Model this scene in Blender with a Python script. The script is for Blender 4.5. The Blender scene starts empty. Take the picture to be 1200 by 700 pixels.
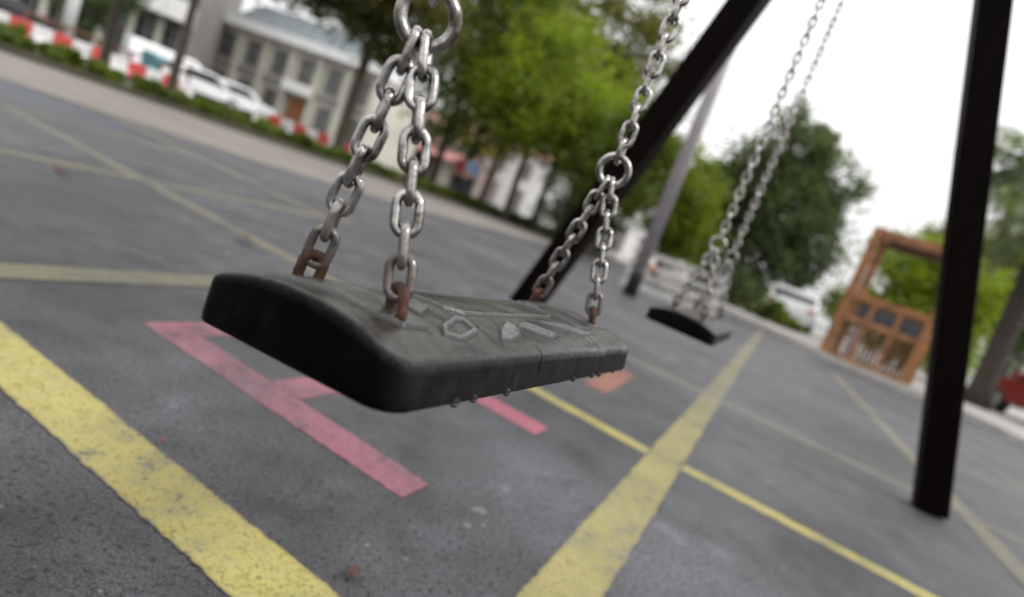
import bpy, bmesh, math, random
import numpy as np
from mathutils import Vector, Matrix
rnd = random.Random(7); nr = np.random.RandomState(11)
S = bpy.context.scene; COL = S.collection
R = math.radians

# ------------------------------------------------------------------ camera frame
H = .53; FPX = 690.0
TH = math.atan(.378); PITCH = R(8.2535)
fw = Vector((0, math.cos(PITCH), -math.sin(PITCH)))
up0 = Vector((0, math.sin(PITCH), math.cos(PITCH)))
r0 = Vector((1, 0, 0))
cr = r0*math.cos(TH)+up0*math.sin(TH)
cu = r0*-math.sin(TH)+up0*math.cos(TH)
def ray(px, py): return cr*((px-600)/FPX)+cu*(-(py-350)/FPX)+fw
def G(px, py, z=0.0):
    v = ray(px, py); t = (z-H)/v.z; return Vector((0, 0, H))+v*t
def AZ(px, Z):                      # ground point under image column px on the horizon at range Z
    py = 243+.378*(px-600); v = ray(px, py); p = v*Z; return Vector((p.x, p.y, 0))
def AT(px, py, Z): return Vector((0, 0, H))+ray(px, py)*Z
D = Vector((.405, .914, 0)).normalized(); P = Vector((D.y, -D.x, 0)); UP = Vector((0, 0, 1))
def TP(t, p, z=0.0): return D*t+P*p+UP*z

# ------------------------------------------------------------------ materials
def newmat(name):
    m = bpy.data.materials.new(name); m.use_nodes = True
    nt = m.node_tree; b = nt.nodes['Principled BSDF']; return m, nt, b
def N(nt, typ, **kw):
    n = nt.nodes.new(typ)
    for k, v in kw.items():
        if k in n.inputs: n.inputs[k].default_value = v
        else: setattr(n, k, v)
    return n
def coords(nt, obj=True):
    t = N(nt, 'ShaderNodeTexCoord'); return t.outputs['Object' if obj else 'Generated']
def noise(nt, vec, scale, detail=4, rough=.6):
    n = N(nt, 'ShaderNodeTexNoise'); n.inputs['Scale'].default_value = scale; n.inputs['Detail'].default_value = detail
    n.inputs['Roughness'].default_value = rough; nt.links.new(vec, n.inputs['Vector']); return n.outputs['Fac']
def ramp(nt, fac, stops):
    r = N(nt, 'ShaderNodeValToRGB'); e = r.color_ramp.elements
    while len(e) < len(stops): e.new(.5)
    for i, (p, c) in enumerate(stops):
        e[i].position = p; e[i].color = (c[0], c[1], c[2], 1) if not isinstance(c, (int, float)) else (c, c, c, 1)
    nt.links.new(fac, r.inputs['Fac']); return r.outputs['Color']
def mixc(nt, fac, a, b, mode='MIX'):
    m = N(nt, 'ShaderNodeMix', data_type='RGBA', blend_type=mode)
    for s, v in ((0, fac), (6, a), (7, b)):
        if isinstance(v, bpy.types.NodeSocket): nt.links.new(v, m.inputs[s])
        elif isinstance(v, (int, float)): m.inputs[s].default_value = v
        else: m.inputs[s].default_value = (*v, 1)
    return m.outputs[2]
def math_(nt, op, a, b=0.0, clamp=False):
    m = N(nt, 'ShaderNodeMath', operation=op, use_clamp=clamp)
    for s, v in ((0, a), (1, b)):
        if isinstance(v, bpy.types.NodeSocket): nt.links.new(v, m.inputs[s])
        else: m.inputs[s].default_value = v
    return m.outputs[0]
def bump(nt, b, hgt, dist, strength=1.0):
    n = N(nt, 'ShaderNodeBump'); n.inputs['Distance'].default_value = dist; n.inputs['Strength'].default_value = strength
    nt.links.new(hgt, n.inputs['Height']); nt.links.new(n.outputs['Normal'], b.inputs['Normal'])
def attr(nt, name):
    a = N(nt, 'ShaderNodeAttribute', attribute_name=name); return a.outputs['Fac']

def plain(name, col, rough=.6, metal=0.0, var=.25, scale=6.0, spec=.5, bmp=0):
    m, nt, b = newmat(name); v = coords(nt)
    n = noise(nt, v, scale)
    c = ramp(nt, n, [(.3, tuple(x*(1-var) for x in col)), (.7, tuple(min(1, x*(1+var)) for x in col))])
    nt.links.new(c, b.inputs['Base Color'])
    b.inputs['Roughness'].default_value = rough; b.inputs['Metallic'].default_value = metal
    b.inputs['Specular IOR Level'].default_value = spec
    if bmp: bump(nt, b, noise(nt, v, scale*8), bmp)
    return m

DUST = [((.62, 1.22), .62, 1.5), ((.95, 1.75), .5, 1.35), ((.25, 1.12), .35, 1.25), ((-1.6, 2.2), 1.5, .72), ((-1.2, 4.6), 2.4, .78), ((-.9, 1.45), .6, .85)]      # dusty and damp areas (metres)
def asphalt_nodes(nt):
    """colour and height of the damp dark rubber / asphalt surface, in world metres"""
    g = N(nt, 'ShaderNodeNewGeometry').outputs['Position']
    big = noise(nt, g, 1.1, 5, .6); mid = noise(nt, g, 9, 4, .6)
    fine = noise(nt, g, 300, 4, .78); grain = noise(nt, g, 520, 2, .6)
    vor = N(nt, 'ShaderNodeTexVoronoi'); vor.inputs['Scale'].default_value = 260; nt.links.new(g, vor.inputs['Vector'])
    pore = noise(nt, g, 120, 3, .62); speck = noise(nt, g, 95, 2, .5)
    c = ramp(nt, fine, [(.35, (.012, .012, .013)), (.43, (.042, .042, .045)), (.54, (.068, .067, .074)), (.68, (.15, .148, .158))])
    c = mixc(nt, 1.0, c, ramp(nt, pore, [(.37, (.22, .22, .22)), (.45, (1, 1, 1)), (.58, (1, 1, 1)), (.68, (1.35, 1.35, 1.36))]), 'MULTIPLY')
    c = mixc(nt, ramp(nt, speck, [(.70, 0.0), (.76, .7)]), c, (.20, .195, .19))
    s = ramp(nt, grain, [(.3, (.62, .62, .64)), (.7, (1.3, 1.3, 1.31))])
    c = mixc(nt, 1.0, c, s, 'MULTIPLY')
    bg = ramp(nt, big, [(.32, (.66, .66, .67)), (.5, (1.02, 1.02, 1.02)), (.68, (1.55, 1.55, 1.58))])
    c = mixc(nt, 1.0, c, bg, 'MULTIPLY')
    md = ramp(nt, mid, [(.3, (.78, .78, .78)), (.7, (1.22, 1.22, 1.22))])
    c = mixc(nt, 1.0, c, md, 'MULTIPLY')
    for (qx, qy), rad_, amt in DUST:
        d_ = N(nt, 'ShaderNodeVectorMath', operation='DISTANCE'); nt.links.new(g, d_.inputs[0]); d_.inputs[1].default_value = (qx, qy, 0)
        dd_ = math_(nt, 'ADD', d_.outputs['Value'], math_(nt, 'MULTIPLY', math_(nt, 'SUBTRACT', mid, .5), rad_*.9))
        mr_ = N(nt, 'ShaderNodeMapRange', interpolation_type='SMOOTHSTEP'); nt.links.new(dd_, mr_.inputs['Value'])
        mr_.inputs['From Min'].default_value = rad_*.15; mr_.inputs['From Max'].default_value = rad_; mr_.inputs['To Min'].default_value = amt; mr_.inputs['To Max'].default_value = 1.0
        c = mixc(nt, 1.0, c, mr_.outputs[0], 'MULTIPLY')
    st_ = noise(nt, g, 2.6, 6, .7); c = mixc(nt, 1.0, c, ramp(nt, st_, [(.36, (.62, .62, .63)), (.46, (1, 1, 1)), (.58, (1, 1, 1)), (.68, (1.5, 1.5, 1.48))]), 'MULTIPLY')
    hgt = math_(nt, 'ADD', math_(nt, 'ADD', math_(nt, 'MULTIPLY', pore, 1.5), fine), math_(nt, 'MULTIPLY', grain, .6))
    rough = ramp(nt, big, [(.3, .36), (.7, .62)])
    return g, c, hgt, rough, fine, big

def mat_asphalt():
    m, nt, b = newmat('damp_asphalt')
    g, c, h, r, f, big = asphalt_nodes(nt)
    nt.links.new(c, b.inputs['Base Color']); nt.links.new(r, b.inputs['Roughness'])
    b.inputs['Specular IOR Level'].default_value = .38
    bump(nt, b, h, .0030, .9); return m
def mat_paint(name, col, col2, wear=.5, fade=0.0, edgew=.22):
    m, nt, b = newmat(name)
    g, c, h, r, f, big = asphalt_nodes(nt)
    e = attr(nt, 'edge')                                  # 0 in the middle of a stroke, 1 at its border
    blot = noise(nt, g, 26, 5, .65); pit = noise(nt, g, 150, 4, .74); wide = noise(nt, g, 3.2, 3, .6)
    pc = ramp(nt, blot, [(.3, col2), (.65, col)])
    pc = mixc(nt, 1.0, pc, ramp(nt, pit, [(.34, .40), (.47, .95), (.66, 1.35)]), 'MULTIPLY')
    brown = mixc(nt, math_(nt, 'MULTIPLY', math_(nt, 'POWER', e, 8.0), .6, True), pc, (.16, .085, .045))
    # coverage: pits, blotches and edges let the asphalt show
    cov = math_(nt, 'ADD', math_(nt, 'MULTIPLY', pit, .9), math_(nt, 'MULTIPLY', blot, .55))
    cov = math_(nt, 'ADD', cov, math_(nt, 'MULTIPLY', wide, .55))
    cov = math_(nt, 'ADD', cov, math_(nt, 'MULTIPLY', math_(nt, 'POWER', e, 6.0), edgew))
    k = ramp(nt, cov, [(1.02/2 - .0 + (1-wear)*.10, 1.0), (1.02/2+.13+(1-wear)*.10, 0.0)]) if False else None
    cv = N(nt, 'ShaderNodeMapRange'); nt.links.new(cov, cv.inputs['Value'])
    cv.inputs['From Min'].default_value = 1.02+(.5-wear)*.5; cv.inputs['From Max'].default_value = 1.24+(.5-wear)*.5
    cv.inputs['To Min'].default_value = 0.0+fade; cv.inputs['To Max'].default_value = .95
    res = mixc(nt, math_(nt, 'MAXIMUM', cv.outputs[0], attr(nt, 'scuff')), brown, c)
    nt.links.new(res, b.inputs['Base Color']); b.inputs['Roughness'].default_value = .6
    b.inputs['Specular IOR Level'].default_value = .4
    bump(nt, b, h, .0026, .9); return m

def mat_rubber():
    m, nt, b = newmat('worn_black_rubber'); v = coords(nt)
    top = attr(nt, 'top'); rim = attr(nt, 'rim'); pad = attr(nt, 'pad')
    n1 = noise(nt, v, 34, 6, .65); n2 = noise(nt, v, 260, 4, .7); n3 = noise(nt, v, 900, 2, .6)
    mp = N(nt, 'ShaderNodeMapping'); nt.links.new(v, mp.inputs['Vector']); mp.inputs['Scale'].default_value = (38, 46, 14)
    streak = noise(nt, mp.outputs[0], 1.6, 4, .6)
    side = ramp(nt, streak, [(.42, (.0012, .0012, .0012)), (.66, (.0026, .0026, .0024)), (.80, (.010, .010, .009))])
    dust = ramp(nt, n1, [(.34, (.008, .0072, .006)), (.50, (.017, .0155, .013)), (.70, (.046, .040, .032))])
    dust = mixc(nt, 1.0, dust, ramp(nt, n2, [(.3, .55), (.7, 1.35)]), 'MULTIPLY')
    padc = ramp(nt, n2, [(.35, (.055, .055, .056)), (.62, (.15, .15, .156))])  # pads lightened: sky sheen painted into their colour
    dust = mixc(nt, math_(nt, 'MULTIPLY', pad, .8), dust, padc); dust = mixc(nt, math_(nt, 'MULTIPLY', attr(nt, 'groove'), .8), dust, (.008, .007, .006))  # groove darkens the creases: edge shade painted into the colour
    frontlit = attr(nt, 'front'); side = mixc(nt, math_(nt, 'MULTIPLY', frontlit, ramp(nt, n1, [(.3, .35), (.6, 1.0)])), side, ramp(nt, streak, [(.35, (.010, .010, .009)), (.62, (.016, .0155, .014)), (.74, (.030, .030, .027)), (.8, (.06, .06, .055))]))  # front side painted lighter for the light it gets, plus scuff streaks
    c = mixc(nt, top, side, dust)
    sc = math_(nt, 'MULTIPLY', rim, ramp(nt, n2, [(.40, .25), (.64, .9)]))
    c = mixc(nt, sc, c, (.14, .14, .14))
    nt.links.new(c, b.inputs['Base Color'])
    rr = ramp(nt, n1, [(.3, .22), (.7, .46)]); nt.links.new(rr, b.inputs['Roughness'])
    sp_ = N(nt, 'ShaderNodeMapRange'); nt.links.new(top, sp_.inputs['Value']); sp_.inputs['To Min'].default_value = .05; sp_.inputs['To Max'].default_value = .40; nt.links.new(sp_.outputs[0], b.inputs['Specular IOR Level'])
    hh = math_(nt, 'ADD', math_(nt, 'MULTIPLY', n3, .5), n2); bump(nt, b, hh, .0003, .5)
    return m
def mat_steel():
    m, nt, b = newmat('tarnished_steel'); v = coords(nt)
    n1 = noise(nt, v, 75, 5, .65); n2 = noise(nt, v, 420, 4, .7); low = attr(nt, 'rust')
    c = ramp(nt, n1, [(.34, (.085, .072, .06)), (.46, (.27, .255, .24)), (.64, (.50, .485, .47))])
    c = mixc(nt, ramp(nt, n2, [(.56, 0.0), (.70, .6)]), c, (.07, .05, .035))
    rustf = math_(nt, 'MULTIPLY', low, ramp(nt, n1, [(.38, 0.15), (.56, 1.0)]), True)
    c = mixc(nt, rustf, c, (.045, .021, .014))
    nt.links.new(c, b.inputs['Base Color'])
    nt.links.new(math_(nt, 'SUBTRACT', 1.0, rustf), b.inputs['Metallic'])
    nt.links.new(ramp(nt, n2, [(.3, .08), (.7, .20)]), b.inputs['Roughness'])
    bump(nt, b, n2, .00015, .5); return m
def mat_rust():
    m, nt, b = newmat('rusty_iron'); v = coords(nt)
    n1 = noise(nt, v, 130, 6, .7); n2 = noise(nt, v, 700, 3, .7)
    c = ramp(nt, n1, [(.3, (.012, .007, .005)), (.48, (.05, .019, .010)), (.62, (.12, .042, .018)), (.75, (.07, .045, .035))])
    nt.links.new(c, b.inputs['Base Color']); b.inputs['Roughness'].default_value = .72; b.inputs['Metallic'].default_value = .25
    bump(nt, b, n2, .0008, .8); return m
def mat_post():
    m, nt, b = newmat('dark_varnished_timber'); v = coords(nt)
    mp = N(nt, 'ShaderNodeMapping'); nt.links.new(v, mp.inputs['Vector']); mp.inputs['Scale'].default_value = (40, 40, 2)
    n = noise(nt, mp.outputs[0], 1.5, 5, .6)
    c = ramp(nt, n, [(.3, (.0014, .0008, .0007)), (.6, (.0038, .0019, .0015)), (.8, (.012, .006, .0045))])
    nt.links.new(c, b.inputs['Base Color']); b.inputs['Roughness'].default_value = .45; b.inputs['Specular IOR Level'].default_value = .03
    bump(nt, b, n, .002, .4); return m
def mat_leaf(name, c1, c2, c3):
    m, nt, b = newmat(name); v = coords(nt)
    n = noise(nt, v, 1.1, 3, .6); n2 = noise(nt, v, 9, 2, .6)
    c = ramp(nt, n, [(.33, c1), (.5, c2), (.68, c3)])
    c = mixc(nt, 1.0, c, ramp(nt, n2, [(.3, .7), (.7, 1.3)]), 'MULTIPLY')
    nt.links.new(c, b.inputs['Base Color']); b.inputs['Roughness'].default_value = .5; b.inputs['Specular IOR Level'].default_value = .35
    tr = N(nt, 'ShaderNodeBsdfTranslucent'); nt.links.new(mixc(nt, 1.0, c, (1.25, 1.35, .6), 'MULTIPLY'), tr.inputs['Color'])
    mx = N(nt, 'ShaderNodeMixShader'); mx.inputs[0].default_value = .55
    out = nt.nodes['Material Output']
    nt.links.new(b.outputs[0], mx.inputs[1]); nt.links.new(tr.outputs[0], mx.inputs[2]); nt.links.new(mx.outputs[0], out.inputs['Surface'])
    return m
def mat_bark(name='tree_bark', col=(.05, .038, .028)):
    m, nt, b = newmat(name); v = coords(nt)
    mp = N(nt, 'ShaderNodeMapping'); nt.links.new(v, mp.inputs['Vector']); mp.inputs['Scale'].default_value = (9, 9, 2)
    n = noise(nt, mp.outputs[0], 2.5, 5, .65)
    nt.links.new(ramp(nt, n, [(.3, tuple(x*.45 for x in col)), (.7, tuple(x*1.5 for x in col))]), b.inputs['Base Color'])
    b.inputs['Roughness'].default_value = .9; bump(nt, b, n, .03); return m
def mat_glass(name, col=(.02, .025, .03), rough=.08):
    m, nt, b = newmat(name); b.inputs['Base Color'].default_value = (*col, 1); b.inputs['Roughness'].default_value = rough
    n = noise(nt, coords(nt), 1.2); nt.links.new(ramp(nt, n, [(.3, tuple(x*.6 for x in col)), (.7, tuple(x*1.6 for x in col))]), b.inputs['Base Color'])
    return m
def mat_water():
    m, nt, b = newmat('clear_water'); b.inputs['Base Color'].default_value = (.75, .77, .78, 1); b.inputs['Roughness'].default_value = .02
    b.inputs['Transmission Weight'].default_value = 1.0; b.inputs['IOR'].default_value = 1.33; return m

M = dict(
 asphalt=mat_asphalt(),
 yellow=mat_paint('yellow_line_paint', (.435, .39, .13), (.29, .245, .07), .54, .05),
 yellow_worn=mat_paint('worn_yellow_paint', (.385, .345, .125), (.27, .235, .085), .60, .10),
 yellow_faded=mat_paint('faded_yellow_paint', (.24, .23, .12), (.19, .18, .095), .60, .52),
 pink=mat_paint('pink_paint', (.45, .115, .18), (.25, .11, .135), .70, .32, -.34),
 pink_bright=mat_paint('bright_pink_paint', (.42, .11, .16), (.32, .10, .13), .46, .16),
 orange=mat_paint('orange_paint', (.34, .12, .07), (.26, .10, .06), .55, .35),
 green=mat_paint('mint_paint', (.10, .17, .14), (.09, .14, .12), .65, .65),
 blue=mat_paint('faded_blue_paint', (.05, .085, .14), (.045, .07, .10), .62, .5),
 stain=mat_paint('pale_spot', (.26, .26, .27), (.2, .2, .2), .66, .45, .3),
 rubber=mat_rubber(), steel=mat_steel(), rust=mat_rust(), post=mat_post(), water=mat_water(),
 path=plain('sandy_path', (.15, .135, .118), .9, var=.2, scale=.9, bmp=.002),
 pavement=plain('pale_pavement', (.27, .255, .24), .85, var=.15, scale=1.2),
 kerb=plain('kerb_stone', (.38, .36, .33), .8, var=.2, scale=3),
 darkkerb=plain('dark_kerb', (.05, .045, .028), .9, var=.3, scale=3),  # dark brown tone for the verge kerb
 soil=plain('dark_soil', (.055, .06, .02), .95, var=.35, scale=2),
 white=plain('white_paint', (.74, .74, .73), .45, var=.08, scale=2), fence=plain('weathered_white_paint', (.40, .385, .37), .7, var=.25, scale=6),
 carwhite=plain('white_car_paint', (.78, .78, .79), .22, var=.03, scale=1),
 redplastic=plain('red_plastic', (.55, .055, .05), .4, var=.15, scale=4),
 carred=plain('red_car_paint', (.20, .02, .025), .25, var=.05, scale=1),
 whiteplastic=plain('white_plastic', (.70, .68, .67), .4, var=.1, scale=4),
 black=plain('black_plastic', (.012, .012, .013), .4, var=.3),
 tyre=plain('tyre_rubber', (.015, .015, .015), .8, var=.3),
 rim=plain('alloy_rim', (.5, .5, .52), .3, 1.0, var=.1),
 lampglass=plain('lamp_lens', (.8, .8, .78), .1, var=.05),
 redlens=plain('red_lens', (.4, .02, .02), .15, var=.05),
 glass=mat_glass('dark_window_glass'), paleglass=mat_glass('pale_window_glass', (.09, .095, .085), .15),
 stucco=plain('pale_stucco', (.50, .48, .41), .9, var=.1, scale=.6),
 greystucco=plain('grey_stucco', (.20, .19, .175), .9, var=.12, scale=.6),
 whitestucco=plain('white_stucco', (.72, .71, .69), .9, var=.06, scale=.6),
 pinkstucco=plain('pink_stucco', (.25, .185, .17), .9, var=.1, scale=.5),
 slate=plain('blue_grey_slate', (.27, .31, .33), .7, var=.15, scale=2),
 tile=plain('clay_roof_tile', (.36, .20, .16), .85, var=.2, scale=3),
 doorwood=plain('orange_brown_door_wood', (.24, .09, .03), .5, var=.25, scale=4),
 timber=plain('orange_stained_timber', (.235, .10, .034), .6, var=.5, scale=7),
 timber_dark=plain('brown_stained_timber', (.11, .045, .02), .6, var=.3, scale=5),
 rail=plain('brown_rail_wood', (.14, .065, .035), .7, var=.3, scale=5),
 greymetal=plain('grey_painted_metal', (.25, .23, .235), .38, .0, var=.15, scale=5),
 yellowsign=plain('yellow_sign_board', (.40, .31, .07), .5, var=.1),
 teal=plain('teal_plastic', (.03, .24, .27), .45, var=.1),
 awning=plain('pink_awning_cloth', (.42, .20, .19), .8, var=.1, scale=2),
 skin=plain('skin', (.45, .27, .20), .5, var=.06), hair=plain('dark_hair', (.02, .014, .01), .5),
 shirt_blue=plain('light_blue_cloth', (.22, .34, .56), .8, var=.1), shirt_red=plain('red_cloth', (.45, .07, .07), .8, var=.1),
 trousers=plain('dark_trouser_cloth', (.03, .035, .05), .85, var=.15),
 bark=mat_bark(), palebark=mat_bark('grey_bark', (.055, .045, .037)),
 leaf_bright=mat_leaf('bright_leaves', (.085, .115, .012), (.15, .19, .018), (.23, .26, .034)),
 leaf_mid=mat_leaf('mid_leaves', (.06, .085, .014), (.10, .135, .022), (.155, .18, .034)),
 leaf_dark=mat_leaf('dark_leaves', (.05, .07, .034), (.09, .118, .056), (.135, .16, .08)),
 leaf_olive=mat_leaf('olive_leaves', (.07, .075, .025), (.12, .12, .042), (.18, .17, .065)),
 leaf_lime=mat_leaf('lime_leaves', (.125, .17, .016), (.205, .26, .022), (.215, .265, .045)),
)

# ------------------------------------------------------------------ mesh helpers
def tag(o, label=None, cat=None, group=None, kind=None):
    if label: o['label'] = label
    if cat: o['category'] = cat
    if group: o['group'] = group
    if kind: o['kind'] = kind
    return o
def link_mesh(name, me, mat, parent=None, smooth=False):
    o = bpy.data.objects.new(name, me); COL.objects.link(o)
    if mat is not None: me.materials.append(mat)
    if smooth: me.polygons.foreach_set('use_smooth', [True]*len(me.polygons))
    if parent is not None: o.parent = parent
    return o
def empty(name, loc=(0, 0, 0), rz=0.0):
    o = bpy.data.objects.new(name, None); COL.objects.link(o); o.location = loc; o.rotation_euler = (0, 0, rz)
    o.empty_display_size = .1; return o
class MB:
    def __init__(s): s.v = []; s.f = []
    def add(s, vs, fs):
        k = len(s.v); s.v += [tuple(v) for v in vs]; s.f += [tuple(i+k for i in f) for f in fs]; return s
    def box(s, c, d, ax=None):
        c = Vector(c); ax = ax or (Vector((1, 0, 0)), Vector((0, 1, 0)), Vector((0, 0, 1)))
        vs = [c+ax[0]*(d[0]/2*i)+ax[1]*(d[1]/2*j)+ax[2]*(d[2]/2*k) for i in (-1, 1) for j in (-1, 1) for k in (-1, 1)]
        return s.add(vs, [(0, 1, 3, 2), (4, 6, 7, 5), (0, 4, 5, 1), (2, 3, 7, 6), (0, 2, 6, 4), (1, 5, 7, 3)])
    def bar(s, a, b, w, h, side=None):
        a, b = Vector(a), Vector(b); d = (b-a); L = d.length; d.normalize()
        side = Vector(side) if side is not None else (Vector((0, 0, 1)) if abs(d.z) < .9 else Vector((1, 0, 0)))
        x = (side-d*side.dot(d)).normalized(); y = d.cross(x)
        return s.box((a+b)/2, (w, h, L), (x, y, d))
    def tube(s, pts, rad, n=8, cap=True):
        pts = [Vector(p) for p in pts]; rs = rad if isinstance(rad, (list, tuple)) else [rad]*len(pts)
        vs = []; fs = []; x = None
        for i, p in enumerate(pts):
            d = (pts[min(i+1, len(pts)-1)]-pts[max(i-1, 0)]).normalized()
            if x is None: x = d.orthogonal().normalized()
            x = (x-d*x.dot(d)).normalized(); y = d.cross(x)
            vs += [p+(x*math.cos(2*math.pi*k/n)+y*math.sin(2*math.pi*k/n))*rs[i] for k in range(n)]
        for i in range(len(pts)-1):
            fs += [(i*n+k, i*n+(k+1) % n, (i+1)*n+(k+1) % n, (i+1)*n+k) for k in range(n)]
        if cap: fs += [tuple(range(n-1, -1, -1)), tuple(range((len(pts)-1)*n, len(pts)*n))]
        return s.add(vs, fs)
    def prism(s, poly, y0, y1, ax=None, o=(0, 0, 0)):     # poly in (x, z), extruded along y
        ax = ax or (Vector((1, 0, 0)), Vector((0, 1, 0)), Vector((0, 0, 1))); o = Vector(o); n = len(poly)
        vs = [o+ax[0]*a+ax[1]*y+ax[2]*c for y in (y0, y1) for a, c in poly]
        return s.add(vs, [tuple(range(n)), tuple(range(2*n-1, n-1, -1))]+[(i, i+n, (i+1) % n+n, (i+1) % n) for i in range(n)])
    def build(s, name, mat, parent=None, smooth=False, bev=0.0):
        me = bpy.data.meshes.new(name); me.from_pydata(s.v, [], s.f)
        bm = bmesh.new(); bm.from_mesh(me); bmesh.ops.recalc_face_normals(bm, faces=bm.faces); bm.to_mesh(me); bm.free()
        o = link_mesh(name, me, mat, parent, smooth)
        if bev:
            b = o.modifiers.new('bevel', 'BEVEL'); b.width = bev; b.segments = 2; b.limit_method = 'ANGLE'
        return o
def np_mesh(name, V, F, mat, parent=None, smooth=True, attrs=None):
    me = bpy.data.meshes.new(name); me.from_pydata(V.tolist() if hasattr(V, 'tolist') else V, [], F.tolist() if hasattr(F, 'tolist') else F)
    for k, a in (attrs or {}).items():
        at = me.attributes.new(k, 'FLOAT', 'POINT'); at.data.foreach_set('value', np.asarray(a, dtype=np.float32))
    return link_mesh(name, me, mat, parent, smooth)

# ------------------------------------------------------------------ ground and painted markings
g = MB(); g.add([(-300, -60, 0), (300, -60, 0), (300, 500, 0), (-300, 500, 0)], [(0, 1, 2, 3)])
tag(g.build('ground', M['asphalt']), 'dark grey damp playground asphalt', None, None, 'structure')

def strip(name, a, b, w, mat, label, z=.003, jag=.0024, n=None, wearf=None):
    """painted stripe from a to b (ground points), slightly ragged border"""
    a = Vector(a); b = Vector(b); d = (b-a); L = d.length; d.normalize(); s = Vector((d.y, -d.x, 0))
    n = n or max(2, int(L/.012)); n = min(n, 1100)
    ks = [-1, -.8, 0, .8, 1]; V = []; E = []
    wob = np.convolve(nr.randn(n+9, 2), np.ones((5, 1))[:, 0:1].ravel()[:5].reshape(5)/5, 'same') if False else nr.randn(n+1, 2)*jag*(.25+.75*nr.rand(n+1, 1)**3)
    sl = np.cumsum(nr.randn(n+1, 2), 0)*jag*.05; sl -= np.linspace(0, 1, n+1)[:, None]*sl[-1]; wob = wob+np.clip(sl, -.005, .005)
    for i in range(n+1):
        c = a+d*(L*i/n)
        for k in ks:
            off = k*w/2+(wob[i, 0] if k < -.7 else wob[i, 1] if k > .7 else 0)
            p = c+s*off; V.append((p.x, p.y, z)); E.append(abs(k) if abs(k) == 1 else abs(k)*.55)
    F = [(i*5+j, i*5+j+1, (i+1)*5+j+1, (i+1)*5+j) for i in range(n) for j in range(4)]
    A_ = {'edge': E}
    if wearf: A_['scuff'] = [wearf(L*i/n) for i in range(n+1) for _ in ks]
    return tag(np_mesh(name, V, F, mat, None, False, A_), label, None, None, 'structure')
strip('yellow_line', TP(-.6, -.105), TP(12.2, -.30), .105, M['yellow_worn'], 'broad worn yellow line from the bottom edge past the second swing, paler far off', .0014, n=1100, wearf=lambda t: min(.72, max(0, (t-1.9)/2.6)))
strip('yellow_line', TP(.535, -2.9), TP(.535, -.158), .105, M['yellow'], 'broad yellow line crossing the lower left corner', .0014)
strip('yellow_line', TP(1.80, -.70), TP(1.755, -.15), .072, M['yellow'], 'thin yellow line emerging from under the near swing seat', .0010, .002)
strip('yellow_line', TP(1.785, -.115), TP(1.755, .85), .072, M['yellow'], 'thin yellow line running to the lower right edge', .0010, .002)
strip('faded_yellow_line', TP(1.98, -4.66), TP(1.80, -.71), .095, M['yellow_faded'], 'faded yellow line ending behind the near swing seat', .0010)
strip('faded_yellow_line', TP(.6, -1.5), TP(2.0, -1.5), .105, M['yellow_faded'], 'faded yellow line left of the near swing seat', .0018)
strip('faded_yellow_line', TP(.6, -3.0), TP(3.5, -3.0), .11, M['yellow_faded'], 'faded yellow line across the left playground', .0018)
strip('faded_yellow_line', TP(1.3, -4.62), TP(3.3, -4.62), .11, M['yellow_faded'], 'faded yellow line nearest the blue patch', .0018)
strip('faded_yellow_line', TP(3.42, -6.0), TP(3.2, -2.9), .10, M['yellow_faded'], 'faded yellow line farthest up the left playground', .0014)
strip('faded_yellow_line', TP(3.16, -1.2), TP(3.02, 1.6), .09, M['yellow_faded'], 'faded yellow line passing before the foot of the right post', .0010)
strip('faded_yellow_line', TP(2.0, .98), TP(8.6, .78), .10, M['yellow_faded'], 'faded yellow line running toward the wooden playhouse', .0018)
strip('faded_yellow_line', TP(4.0, 1.85), TP(6.6, 1.4), .08, M['yellow_faded'], 'faded yellow line right of the post', .0018)
def letter(name, bars, mat, label):
    V = []; F = []; E = []
    for (t0, p0, t1, p1, w) in bars:
        a, b = TP(t0, p0), TP(t1, p1); d = (b-a); L = d.length; d.normalize(); s = Vector((d.y, -d.x, 0)); n = max(3, int(L/.012)); k0 = len(V)
        for i in range(n+1):
            for k in (-1, -.8, 0, .8, 1):
                q = a+d*(L*i/n)+s*(k*w/2+rnd.gauss(0, .0012)); V.append((q.x, q.y, .0014)); E.append(1.0 if abs(k) == 1 or i in (0, n) else abs(k)*.55)
        F += [(k0+i*5+j, k0+i*5+j+1, k0+(i+1)*5+j+1, k0+(i+1)*5+j) for i in range(n) for j in range(4)]
    return tag(np_mesh(name, V, F, mat, None, False, {'edge': E}), label, None, None, 'structure')
letter('pink_letter', [(.885, -1.2, .885, -.435, .085), (.93, -1.155, 1.25, -1.155, .085), (.93, -.83, 1.24, -.83, .085)], M['pink'], 'worn pink block letter painted under the near swing seat')
letter('pink_bar', [(1.475, -.86, 1.475, -.43, .10)], M['pink_bright'], 'bright pink painted bar right under the near swing seat')
letter('orange_bar', [(2.17, -.51, 2.76, -.53, .10)], M['orange'], 'faded orange painted bar behind the near swing seat')
letter('green_bar', [(3.55, -.50, 3.95, -.50, .10)], M['green'], 'faint mint green painted bar before the second swing')
def poly(name, pts, z, mat, label, edge=0.0):
    V = [(p[0], p[1], z) for p in pts]; n = len(V)
    return tag(np_mesh(name, V, [tuple(range(n))], mat, None, False, {'edge': [edge]*n}), label, None, None, 'structure')
poly('blue_patch', [TP(2.3, -6.1), TP(2.35, -5.75), TP(3.1, -5.1), TP(3.25, -5.5), TP(2.7, -6.1)], .0012, M['blue'], 'faded blue painted patch at the left edge of the playground')

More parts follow.
